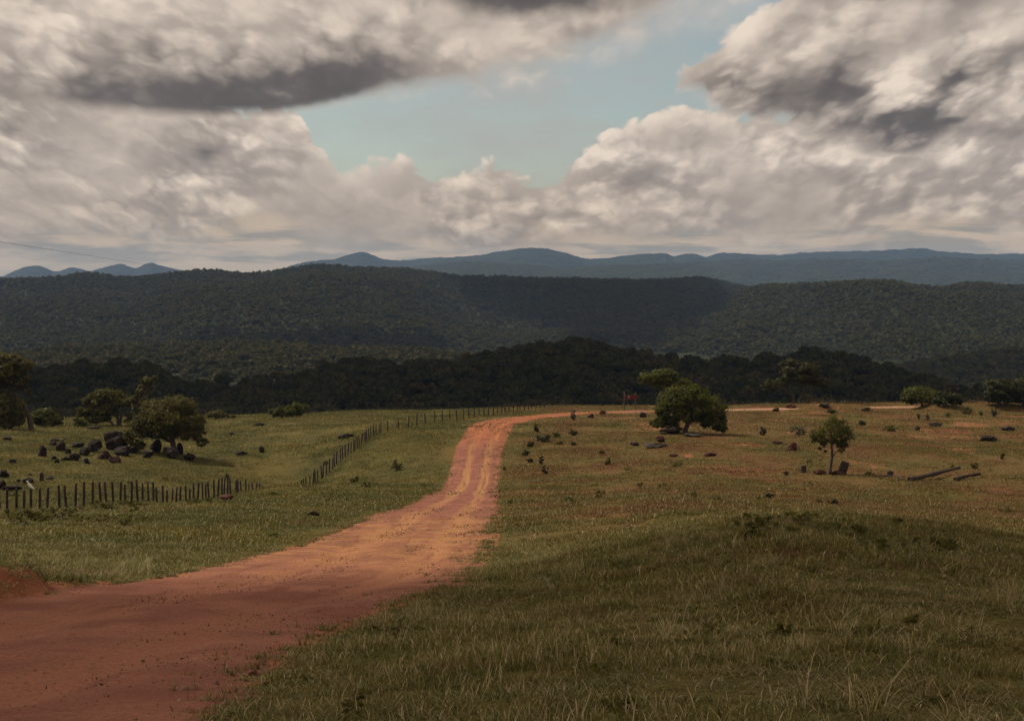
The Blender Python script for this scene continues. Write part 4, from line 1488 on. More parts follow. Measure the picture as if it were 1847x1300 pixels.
def build_rocks():
    pile = "boulders of the pile west of the rounded tree"
    rock(206, 812, 52, 43, "largest dark boulder of the pile, peaked, west of the rounded tree", pile)
    rock(220, 822, 46, 19, "long flat-topped ledge boulder lying against the peaked one", pile)
    rock(167, 815, 34, 24, "rounded dark boulder adjoining the peaked one on its west side", pile)
    rock(153, 822, 26, 20, "blocky dark boulder below the rounded one in the pile", pile)
    rock(186, 829, 28, 18, "reddish boulder at the foot of the peaked one", pile, M_REDROCK)
    rock(207, 836, 30, 17, "reddish-brown boulder lowest in the pile, beneath the flat ledge", pile, M_REDROCK)
    rock(238, 818, 24, 18, "dark boulder between the flat ledge and the rounded tree", pile)
    tree_r = "boulders under the rounded tree"
    rock(308, 827, 36, 26, "broad grey boulder directly under the trunk of the rounded tree", tree_r, M_ROCKG)
    rock(282, 816, 30, 26, "brown boulder under the western branch of the rounded tree", tree_r)
    rock(264, 826, 24, 16, "dark boulder under the low western foliage of the rounded tree", tree_r)
    rock(323, 819, 16, 24, "upright dark stone beside the trunk of the rounded tree", tree_r)
    rock(340, 830, 24, 15, "squat dark boulder in the shade just east of the rounded tree", tree_r)
    sc = "dark rocks scattered over the west pasture"
    for (px, py, w, h, lab) in (
            (13, 794, 15, 8, "small flat rock alone in the grass near the rim fence"),
            (20, 835, 18, 9, "flat dark rock by itself halfway between rim fence and post fence"),
            (75, 823, 20, 17, "rounded dark rock at the western end of the scattered rocks"),
            (98, 797, 16, 7, "low flat rock topmost of the scatter beside a fallen stick"),
            (96, 803, 16, 8, "brownish low rock just beneath the topmost flat one"),
            (109, 813, 18, 14, "dark round rock in the middle of the scatter"),
            (121, 818, 13, 9, "small rock touching the scatter's middle round one"),
            (139, 808, 22, 11, "long dark rock between the scatter and the pile"),
            (96, 829, 12, 7, "upper one of two little rocks below the scatter"),
            (101, 835, 11, 7, "lower one of two little rocks below the scatter"),
            (116, 831, 14, 8, "brown flat rock below the scatter, west end of a short row"),
            (133, 831, 22, 12, "dark angular rock in the short row below the pile"),
            (155, 836, 15, 9, "dark rock at the east end of the short row below the pile"),
            (4, 861, 20, 17, "dark hump of rock cut off by the picture's edge, above the posts"),
            (0, 883, 20, 18, "dark rock at the picture's edge just behind the first posts"),
            (20, 886, 30, 13, "long dark rock just behind the first two fence posts"),
            (49, 872, 19, 10, "dark rock behind the white bird on the fence"),
            (33, 869, 9, 5, "tiny rock next to the one behind the white bird"),
            (53, 857, 8, 4, "tiny flat rock uphill of the weathered stump"),
            (90, 865, 15, 5, "thin flat rock east of the weathered stump"),
            (471, 816, 12, 13, "small upright dark rock alone in mid pasture"),
            (434, 821, 25, 7, "low flat rock patch east of the rounded tree"),
            (418, 785, 9, 5, "tiny rock high in the pasture east of the rounded tree"),
            (466, 768, 27, 6, "long low rock streak just inside the rim fence"),
            (168, 774, 22, 5, "low reddish rock streak beyond the pile by the rim"),
            (621, 791, 30, 9, "long dark rock leaning against the sloping post fence"),
            (563, 931, 22, 9, "flat black stone in the grass beside the road")):
        rock(px, py, w, h, lab, sc)
    red = "red termite mounds"
    rock(409, 904, 27, 14, "red earth mound in front of the post fence", red, M_MOUND, "termite_mound", "mound")
    rock(1428, 813, 19, 15, "domed red termite mound standing behind the two stumps", red, M_MOUND, "termite_mound", "mound")
    rock(1402, 801, 18, 9, "lower red mound uphill of the domed one", red, M_MOUND, "termite_mound", "mound")
    rock(1479, 856, 26, 9, "red earth heap west of the slender tree's foot", red, M_MOUND, "earth_heap", "mound")
    rock(1512, 857, 26, 8, "red earth heap under the leaning stump", red, M_MOUND, "earth_heap", "mound")
    rock(1427, 737, 21, 8, "reddish mound beside the far road beneath the flat-topped tree", red, M_MOUND, "termite_mound", "mound")
    rock(1490, 737, 26, 9, "pale brown mound east of the flat-topped tree", red, M_ROCKG, "termite_mound", "mound")
    rock(1087, 748, 13, 7, "small red mound beside the far road west of the dome-shaped tree", red, M_MOUND, "termite_mound", "mound")
    er = "rocks of the east pasture"
    for (px, py, w, h, m, lab) in (
            (1192, 798, 17, 13, M_MOUND, "reddish rock at the lower end of the ledge under the dome-shaped tree"),
            (1213, 783, 44, 13, M_ROCK, "dark slanting rock ledge at the foot of the dome-shaped tree"),
            (1184, 808, 44, 9, M_ROCKG, "flat grey slab below the reddish rock"),
            (1145, 804, 20, 6, M_ROCKG, "small grey rock west of the flat grey slab"),
            (1250, 788, 36, 7, M_ROCKG, "flat grey slab in front of the dome-shaped tree's trunk"),
            (1066, 754, 11, 8, M_ROCK, "small dark rock below the red mound by the far road"),
            (1161, 753, 14, 8, M_ROCK, "small dark rock west of the dome-shaped tree"),
            (1279, 823, 22, 6, M_MOUND, "low red rock patch downhill of the dome-shaped tree"),
            (1215, 824, 18, 6, M_MOUND, "low red rock patch downhill of the grey slabs"),
            (1783, 796, 30, 9, M_ROCK, "long dark rock lying in the far east pasture"),
            (1821, 777, 28, 8, M_ROCKG, "grey rock uphill of the long dark one"),
            (1607, 858, 13, 8, M_ROCK, "dark little rock between the leaning stump and the logs"),
            (1690, 769, 24, 7, M_ROCK, "dark rock streak among the spiky shrubs")):
        rock(px, py, w, h, lab, er, m)
    rock(1138, 955, 30, 10, "pale pink earth lump in the grass of the near slope", None, M_PINK, "earth_lump", "clod")
    rock(942, 1033, 11, 8, "small orange clod in the grass beside the road's edge", None, M_PINK, "earth_lump", "clod")
    cl = "dark clods lying on the road"
    for (px, py, w, h, lab) in ((455, 1219, 17, 11, "biggest dark clod at the grass edge of the road"), (376, 1221, 9, 6, "dark clod on the road west of the biggest one"), (391, 1237, 9, 7, "rounded dark clod on the road below two others"),
                                (284, 1250, 8, 5, "dark clod in the middle of the road"), (229, 1228, 7, 5, "dark clod near the gravel ridge of the road"), (258, 1193, 9, 4, "flat dark clod on the gravel ridge")):
        rock(px, py, w, h, lab, cl, M_CLOD, "clod", "clod")


build_rocks()

M_BARK = bark_material("grey_bark", (0.040, 0.030, 0.024), (0.120, 0.095, 0.078))
M_BARKL = bark_material("pale_bark", (0.110, 0.090, 0.075), (0.260, 0.220, 0.185))
M_WOOD = bark_material("weathered_wood", (0.024, 0.017, 0.013), (0.078, 0.056, 0.043))


def limb_px(p0, k, pts):
    """pixel offsets (dx, up, radius px[, depth px]) from a foot point to a limb path in metres"""
    P = [(q[0] * k, (q[3] if len(q) > 3 else 0) * k, q[1] * k) for q in pts]
    return np.array(P), np.array([q[2] * k for q in pts])


def smooth_path(P, R, n=4):
    t = np.linspace(0, len(P) - 1, (len(P) - 1) * n + 1)
    return pchip(np.arange(len(P)), P, t), np.interp(t, np.arange(len(P)), R)


def build_wood():
    # stumps
    def stump(px, py, w, h, lean, label):
        p = at(px, py); k = p.y / F
        path, rad = limb_px(p, k, [(0, -3, w * .62), (lean * .2, h * .2, w * .5), (lean * .6, h * .6, w * .46), (lean, h, w * .44)])
        P, R = smooth_path(path, rad)
        R = R * (1 + 0.08 * np.sin(np.arange(len(R)) * 2.1))
        me = tube_mesh("stump", [(P, R)], M_WOOD, 10)
        o = obj("stump", me, None, p)
        return tag(o, label, "tree stump")
    stump(1517, 856, 17, 24, 8, "broad grey stump leaning east beside the slender tree")
    stump(1449, 852, 11, 13, 0, "short dark stump standing west of the slender tree")
    stump(75, 867, 8, 15, 0, "weathered little stump standing behind the post fence")

    def log(pts, label):
        a = [at(x, y) for x, y, r, up in pts]
        k = a[0].y / F
        P = np.array([(v.x, v.y, v.z + up * k) for v, (x, y, r, up) in zip(a, pts)]); R = np.array([r * k for *_, r, up in pts])
        P, R = smooth_path(P - P[0], R)
        R = R * (0.85 + 0.22 * np.sin(np.arange(len(R)) * 1.7) * np.sin(np.arange(len(R)) * 0.6 + 1))
        tag(obj("log", tube_mesh("log", [(P, R)], M_WOOD, 9), None, (a[0].x, a[0].y, a[0].z + pts[0][3] * k)), label, "log")
    log([(1640, 868, 5, 3), (1665, 865, 5, 6), (1700, 860, 4.2, 10), (1730, 855, 3.0, 13)], "longer fallen grey log with its thin end raised off the grass")
    log([(1722, 868, 5, 3), (1745, 864, 4, 6), (1768, 861, 3.0, 7)], "shorter fallen grey log lying east of the longer one")
    log([(98, 797, 1.6, 2), (112, 796, 1.6, 2), (121, 794, 1.2, 5)], "thin fallen stick beside the topmost flat rock")
    log([(1585, 862, 2.5, 2), (1610, 859, 2.5, 2), (1632, 867, 2.0, 2)], "low rotten branch on the ground west of the logs")


build_wood()


# ------------------------------------------------------------------ fences: posts and wires
def post_mesh(rng, h, r):
    lean = rng.normal(0, 0.032, 2) * h
    P = np.array([(0, 0, -0.3), (0, 0, 0.05), (lean[0] * .5, lean[1] * .5, h * .5), (lean[0], lean[1], h * .97), (lean[0], lean[1], h)])
    R = np.array([r, r, r * rng.uniform(.9, 1.05), r * rng.uniform(.85, 1.0), r * .7])
    return tube_mesh("post", [(P, R)], M_WOOD, 7)


def fence(label, path, n, h, r, rng, wires=3, spacing=None, skip=()):
    path = np.array(path, float)
    s = np.concatenate([[0], np.cumsum(np.linalg.norm(np.diff(path, axis=0), axis=1))])
    q = np.linspace(0, 1, n)
    if spacing:
        q = q ** spacing
    pts = pchip(s, path, q * s[-1])
    pts[1:-1] += rng.normal(0, 0.05, (n - 2, 2))
    z = land(pts[:, 0], pts[:, 1])
    root = thing("fence", label, "fence", (pts[0, 0], pts[0, 1], z[0]))
    kinds = [post_mesh(rng, h * rng.uniform(0.89, 1.08), r * rng.uniform(0.8, 1.25)) for _ in range(7)]
    for i in range(n):
        if i in skip:
            continue
        o = obj("post", kinds[int(rng.integers(0, 7))], root, (pts[i, 0] - pts[0, 0], pts[i, 1] - pts[0, 1], z[i] - z[0]))
        o.rotation_euler = (0, 0, rng.uniform(0, 6.28))
    for k in range(wires):
        hh = h * (0.30 + 0.60 * k / max(1, wires - 1))
        P = np.stack([pts[:, 0] - pts[0, 0], pts[:, 1] - pts[0, 1] + r * 0.8, z - z[0] + hh], -1)
        obj("wire", tube_mesh("wire", [(P, np.full(n, 0.004))], M_WIRE, 4), root)
    return pts, z


def wire_material():
    m, N, out = new_mat("rusty_wire")
    n = N.noise(N.add('ShaderNodeTexCoord').outputs['Object'], 3.0, 3, 0.6)
    p = principled(N, out, N.mix(n, (0.10, 0.08, 0.07), (0.22, 0.19, 0.17)), 0.6, 0.4)
    return m


M_WIRE = wire_material()


def dpt(px, d):
    """a place on the ground: across by pixel column, ahead by metres"""
    return ((px - CX) / F * d * 1.012, d)


def build_fences():
    rng = np.random.default_rng(14)
    pts, z = fence("long post fence from the near slope through the gully up to the corner", [dpt(-40, 64), dpt(10, 67), dpt(110, 72), dpt(200, 77), dpt(300, 86), dpt(390, 97), dpt(430, 103), dpt(462, 108), dpt(500, 116), dpt(540, 124), dpt(590, 134), dpt(640, 145), dpt(688, 157)],
                   100, 1.26, 0.064, rng, 3, 1.12)
    # the white bird stands on the fourth post in view
    fx = [pixel_of(p[0], p[1], zz + 1.4)[0] for p, zz in zip(pts, z)]
    i = int(np.argmin(np.abs(np.array(fx) - 60)))
    bird((pts[i, 0], pts[i, 1], z[i] + 1.24))
    fence("post fence running from the corner to the bend of the road", [dpt(701, 158), dpt(760, 165), dpt(822, 174), dpt(880, 187), dpt(930, 202), dpt(985, 219), dpt(1030, 226)], 33, 1.35, 0.065, rng, 3)
    fence("thin-posted fence along the rim of the west pasture", [dpt(-60, 199), dpt(60, 202), dpt(200, 211), dpt(330, 218), dpt(470, 222), dpt(600, 225), dpt(700, 226), dpt(830, 227)], 48, 1.35, 0.055, rng, 2)


def bird(p):
    M, N, out = new_mat("white_feathers")
    n = N.noise(N.add('ShaderNodeTexCoord').outputs['Object'], 25.0, 3, 0.6)
    principled(N, out, N.mix(n, (0.55, 0.50, 0.42), (0.74, 0.70, 0.62)), 0.8, 0.2)
    B, N2, o2 = new_mat("bird_bill")
    n2 = N2.noise(N2.add('ShaderNodeTexCoord').outputs['Object'], 20.0, 2, 0.5)
    principled(N2, o2, N2.mix(n2, (0.10, 0.07, 0.03), (0.16, 0.11, 0.05)), 0.5, 0.3)
    # body leaning: head up to the west, tail down to the east; one skin from tail to crown
    spine = np.array([(0.20, 0.01, 0.06), (0.13, 0.0, 0.08), (0.07, 0, 0.12), (0.0, 0, 0.19), (-0.06, 0, 0.27), (-0.10, 0, 0.34), (-0.13, -0.01, 0.40), (-0.155, -0.01, 0.435), (-0.185, -0.015, 0.44)])
    rad = np.array([0.012, 0.035, 0.066, 0.088, 0.078, 0.052, 0.040, 0.044, 0.018])
    P, R = smooth_path(spine, rad)
    t = thing("bird", "white bird perched on a post of the near fence", "bird", p)
    obj("body", tube_mesh("body", [(P, R)], M, 12), t)
    obj("bill", tube_mesh("bill", [(np.array([(-0.185, -0.015, 0.44), (-0.24, -0.02, 0.432), (-0.28, -0.022, 0.42)]), np.array([0.014, 0.009, 0.002]))], B, 6), t)
    for s in (-1, 1):
        obj("leg", tube_mesh("leg", [(np.array([(0.01, 0.03 * s, 0.12), (0.02, 0.03 * s, 0.06), (0.0, 0.03 * s, 0.0)]), np.array([0.012, 0.008, 0.009]))], B, 5), t)
        W, Rw = smooth_path(np.array([(-0.05, 0.06 * s, 0.26), (0.02, 0.085 * s, 0.19), (0.10, 0.06 * s, 0.11), (0.18, 0.02 * s, 0.07)]), np.array([0.02, 0.045, 0.034, 0.006]))
        obj("wing", tube_mesh("wing", [(W, Rw)], M, 8), t)


build_fences()


# ------------------------------------------------------------------ trees and shrubs
LEAF = {
    'olive': leaf_material("olive_leaves", (0.048, 0.048, 0.016), (0.150, 0.128, 0.044), (0.16, 0.10, 0.04), 0.42),
    'green': leaf_material("green_leaves", (0.036, 0.044, 0.010), (0.135, 0.132, 0.028), None, 0.42),
    'fresh': leaf_material("fresh_leaves", (0.036, 0.044, 0.010), (0.120, 0.115, 0.026), None, 0.35),
    'brown': leaf_material("browning_leaves", (0.046, 0.043, 0.014), (0.130, 0.106, 0.036), (0.16, 0.10, 0.04), 0.38),
    'dark': leaf_material("dark_leaves", (0.018, 0.023, 0.008), (0.066, 0.064, 0.022), None, 0.22),
    'dim': leaf_material("dim_olive_leaves", (0.024, 0.026, 0.010), (0.088, 0.078, 0.028), None, 0.28),
    'grey': leaf_material("grey_green_leaves", (0.036, 0.040, 0.024), (0.105, 0.100, 0.060), None, 0.25),
}
TREE_SEED = [400]


def tree(name, label, cat, px, py, lobes, limbs, leaf='green', size=0.16, per=60, clumps=20, bark=None, hang=0.0, spread=0.30, group=None, y=None, aspect=(0.45, 0.75), shell=0.62):
    """lobes: (px, py, rx, rz[, depth offset px, ry]) of the crown and limbs: [(px, py, radius px), ...] as seen; ry defaults to rx"""
    TREE_SEED[0] += 1
    rng = np.random.default_rng(TREE_SEED[0])
    p = at(px, py) if y is None else Vector((*dpt(px, y), ground_at(*dpt(px, y))))
    k = p.y / F
    bx, by = pixel_of(p.x, p.y, p.z)
    L = []
    for q in lobes:
        dy = q[4] if len(q) > 4 else 0
        ry = q[5] if len(q) > 5 else q[2] * 0.9
        L.append(((q[0] - bx) * k, dy * k, (by - q[1]) * k, q[2] * k, ry * k, q[3] * k))
    t = thing(name, label, cat, p, group)
    obj("crown", crown_mesh("crown", L, LEAF[leaf], rng, size, per, clumps, hang, spread, shell, aspect), t)
    paths = []
    for lm in limbs:
        P = np.array([((x - bx) * k, (dd[0] if dd else 0) * k, (by - yy) * k) for x, yy, r, *dd in lm])
        R = np.array([r * k for x, yy, r, *dd in lm])
        P[0, 2] -= 0.15 if lm is limbs[0] else 0
        P, R = smooth_path(P, R)
        P[1:-1] += rng.normal(0, 0.005, P[1:-1].shape) * np.linalg.norm(P[-1] - P[0])
        paths.append((P, R))
    # twigs from the ends of the limbs into the crown
    ends = [pp[0][-1] for pp in paths]
    for (x, yy, z, rx, ry, rz) in L:
        e = min(ends, key=lambda q: np.linalg.norm(q - np.array([x, yy, z])))
        for _ in range(3):
            tip = np.array([x, yy, z]) + rng.normal(0, 0.45, 3) * np.array([rx, ry, rz])
            P = bent(e, tip, 6, 0.04, rng)
            paths.append((P, np.linspace(0.8 * k + 0.012, 0.010, 6)))
    obj("trunk", tube_mesh("trunk", paths, bark or M_BARK, 7), t)
    return t


def build_trees():
    tree("rounded_tree", "rounded olive tree growing over boulders in the west pasture", "tree", 312, 820,
         [(305, 752, 50, 30), (318, 731, 36, 18), (282, 742, 30, 20), (270, 768, 26, 22), (254, 780, 20, 32, -24, 18), (250, 806, 15, 20, -30, 14), (264, 764, 26, 24, -12, 20), (345, 762, 28, 24), (358, 782, 18, 16), (366, 796, 12, 8, -8, 10), (330, 780, 26, 14), (296, 776, 34, 12)],
         [[(314, 822, 6), (313, 806, 5), (311, 792, 4.5), (309, 778, 4)], [(312, 797, 3.6), (296, 790, 2.6), (276, 780, 2)], [(311, 790, 3.2), (332, 778, 2.4), (350, 770, 1.6)], [(310, 782, 3.0), (305, 762, 2.2), (318, 745, 1.2)]],
         'olive', 0.13, 75, 26, None, 0.25, 0.26, aspect=(0.30, 0.5))
    tree("dome_tree", "dense dome-shaped green tree beside the rock ledge in the east pasture", "tree", 1238, 780,
         [(1222, 722, 34, 24), (1250, 716, 30, 20), (1282, 732, 27, 24), (1296, 754, 15, 15), (1200, 740, 18, 18), (1246, 742, 40, 16), (1193, 757, 14, 6), (1276, 756, 20, 12), (1237, 706, 20, 8), (1206, 758, 20, 9), (1288, 766, 22, 9), (1300, 772, 12, 7), (1190, 764, 14, 6)],
         [[(1234, 783, 5), (1238, 770, 4.2), (1244, 758, 4), (1250, 745, 3)], [(1241, 764, 3.4), (1228, 750, 2.6), (1215, 738, 2)], [(1244, 759, 3.2), (1264, 752, 2.4), (1282, 738, 2)]],
         'green', 0.14, 74, 22, None, 0.0, 0.29)
    tree("umbrella_tree", "flat spreading tree rising behind the dome-shaped tree", "tree", 1207, 742,
         [(1188, 678, 32, 9), (1168, 686, 17, 6), (1214, 690, 28, 6), (1202, 672, 20, 6), (1190, 694, 20, 6), (1228, 686, 14, 4)],
         [[(1210, 745, 3.4), (1208, 722, 2.8), (1202, 704, 2.4), (1196, 690, 1.8)], [(1206, 714, 2.0), (1218, 700, 1.4), (1224, 691, 1)], [(1202, 704, 1.8), (1184, 692, 1.3), (1174, 687, 1)]],
         'green', 0.20, 60, 20, None, 0.0, 0.30)
    tree("slender_tree", "slender young tree with drooping crown between two stumps", "tree", 1497, 855,
         [(1500, 770, 28, 16), (1478, 783, 16, 14), (1524, 782, 17, 15), (1504, 758, 20, 9), (1526, 797, 9, 9), (1487, 796, 10, 8), (1510, 792, 14, 8), (1484, 806, 8, 9), (1521, 805, 11, 9), (1505, 800, 12, 7), (1470, 792, 9, 9)],
         [[(1496, 857, 3.6), (1498, 838, 2.6), (1501, 820, 2.4), (1499, 802, 2.2), (1498, 785, 1.8), (1500, 768, 1.2)], [(1501, 824, 1.4), (1509, 813, 1.1), (1519, 806, 0.9)], [(1499, 800, 1.4), (1486, 788, 1), (1478, 780, .8)], [(1498, 796, 1.4), (1514, 782, 1), (1524, 776, .8)]],
         'fresh', 0.10, 60, 24, None, 0.5, 0.44, aspect=(0.25, 0.45))
    tree("leaning_tree", "tall browning tree on a bent leaning trunk at the pasture's west rim", "tree", 55, 775,
         [(14, 664, 34, 22), (42, 656, 18, 14), (-14, 690, 26, 20), (26, 690, 22, 12), (46, 684, 12, 12), (10, 645, 22, 8), (52, 706, 8, 6)],
         [[(57, 777, 5), (53, 752, 4.4), (42, 730, 4), (28, 708, 3.4), (14, 690, 2.6), (8, 672, 1.8)], [(28, 708, 2.4), (40, 694, 1.6), (46, 676, 1)], [(20, 698, 2.4), (-6, 694, 1.6)]],
         'brown', 0.19, 60, 20, None, 0.1, 0.30)
    tree("rim_bush", "pale green bushy tree under the leaning tree's trunk", "bush", 18, 775, [(10, 733, 30, 24), (32, 748, 17, 20), (-16, 745, 26, 26), (14, 757, 24, 14)],
         [[(18, 777, 3), (16, 760, 2.2), (10, 745, 1.4)]], 'olive', 0.19, 60, 24)
    tree("round_bush", "yellow-green round bush just east of the leaning trunk", "bush", 85, 770, [(82, 750, 22, 14), (66, 758, 10, 9), (101, 758, 11, 9), (86, 760, 22, 8)],
         [[(84, 772, 2.5), (83, 760, 1.6), (82, 752, 1)]], 'fresh', 0.19, 60, 24)
    tree("layered_tree", "dark layered tree with several stems at the rim beside an ivy-clad trunk", "tree", 213, 768,
         [(170, 722, 22, 7), (196, 711, 28, 10), (160, 736, 18, 7), (186, 738, 26, 9), (222, 722, 16, 10), (176, 752, 24, 10), (205, 726, 24, 8), (150, 746, 12, 6)],
         [[(213, 769, 3.2), (212, 748, 2.6), (206, 730, 2), (196, 716, 1.4)], [(216, 768, 2.4), (220, 745, 2), (224, 728, 1.2)], [(211, 752, 2), (195, 738, 1.5), (176, 726, 1)], [(206, 768, 2), (190, 750, 1.5), (180, 740, 1)]],
         'olive', 0.2, 60, 22)
    tree("ivy_clad_tree", "narrow ivy-clad tree leaning east with a hooked top", "tree", 243, 768,
         [(244, 746, 13, 18), (250, 724, 11, 14), (257, 703, 9, 13), (268, 685, 13, 5), (262, 692, 8, 8), (240, 756, 14, 10), (280, 682, 6, 3)],
         [[(243, 770, 3.4), (247, 740, 2.8), (253, 715, 2.2), (260, 695, 1.6), (276, 683, 1)]], 'olive', 0.24, 60, 14)
    tree("small_bush", "small yellow-green bush west of the layered tree", "bush", 147, 769, [(147, 760, 13, 7), (140, 762, 8, 5)], [[(147, 770, 1.6), (147, 763, 1)]], 'fresh', 0.2, 50, 14)
    tree("low_bush", "low dark bush at the rim east of the rounded tree", "bush", 392, 756, [(392, 748, 15, 8), (414, 751, 10, 5)], [[(392, 758, 1.6), (392, 750, 1)]], 'olive', 0.19, 60, 24)
    tree("double_bush", "bright two-lobed bush on the rim against the dark wooded hill", "bush", 522, 753, [(505, 742, 16, 9), (536, 737, 18, 12), (520, 745, 20, 7)], [[(522, 756, 2), (516, 747, 1.4), (507, 741, 1)], [(523, 754, 1.8), (530, 745, 1.2), (537, 738, .8)]],
         'fresh', 0.19, 60, 24)
    tree("flat_topped_tree", "flat-topped tree with pale forked trunks beyond the far road", "tree", 1436, 732,
         [(1440, 664, 34, 9), (1440, 681, 30, 8), (1400, 690, 22, 6), (1478, 688, 19, 6), (1426, 655, 20, 6), (1384, 700, 15, 5), (1465, 672, 16, 6), (1490, 698, 10, 4)],
         [[(1435, 734, 3), (1430, 715, 2.4), (1422, 700, 1.8), (1416, 686, 1.2)], [(1437, 732, 2.6), (1445, 712, 2), (1452, 696, 1.6), (1450, 676, 1)], [(1448, 705, 1.6), (1466, 692, 1)], [(1432, 718, 1.8), (1408, 698, 1)]],
         'dim', 0.21, 60, 20, None, y=236)
    tree("rim_tree", "broad dark green tree on the rim behind the spiky shrubs", "tree", 1664, 732, [(1660, 710, 30, 11), (1640, 717, 16, 8), (1682, 715, 18, 9), (1664, 719, 30, 8)], [[(1664, 734, 2.6), (1662, 720, 1.8), (1660, 710, 1)]], 'green', 0.19, 60, 24)
    tree("dark_bush", "blackish rounded bush just east of the broad rim tree", "bush", 1707, 733, [(1706, 717, 17, 12), (1724, 720, 15, 9), (1694, 722, 10, 8)], [[(1707, 735, 2), (1706, 722, 1.2)]], 'dark', 0.19, 60, 24)
    tree("edge_tree", "dark tree on the rim by the picture's east edge", "tree", 1803, 733, [(1802, 704, 24, 20), (1788, 714, 14, 12), (1818, 712, 16, 14)], [[(1803, 735, 3), (1802, 718, 2.2), (1802, 704, 1.2)]], 'dark', 0.19, 60, 24)
    tree("edge_tree", "dark tree on the rim cut by the picture's east edge", "tree", 1846, 733, [(1846, 702, 26, 22), (1872, 708, 22, 20), (1830, 714, 14, 12)], [[(1846, 735, 3), (1846, 718, 2.2), (1846, 704, 1.2)]], 'dark', 0.19, 60, 24)


build_trees()


def spiky_mesh(rng, w, h, mat):
    """sword-leaved plant"""
    n = 34
    Vs, Ts = [], []
    for i in range(n):
        a = rng.uniform(0, 6.28); lean = rng.uniform(0.1, 1.0)
        L = h * rng.uniform(0.7, 1.15)
        d = np.array([math.cos(a) * lean * w / h * 0.9, math.sin(a) * lean * w / h * 0.9, 1.0 - 0.35 * lean])
        s = np.array([-math.sin(a), math.cos(a), 0]) * (0.05 * h)
        b = rng.normal(0, 0.08, 3) * w; b[2] = 0
        tip = b + d * L; mid = b + d * L * 0.45 + np.array([0, 0, 0.04 * h])
        Vs.append(np.array([b - s * .5, mid - s, tip, mid + s]))
        Ts.append(np.full(4, rng.random()))
    V = np.concatenate(Vs)
    return make_mesh("leaves", V, np.arange(len(V)).reshape(-1, 4), {"tint": np.concatenate(Ts)}, False, [mat])


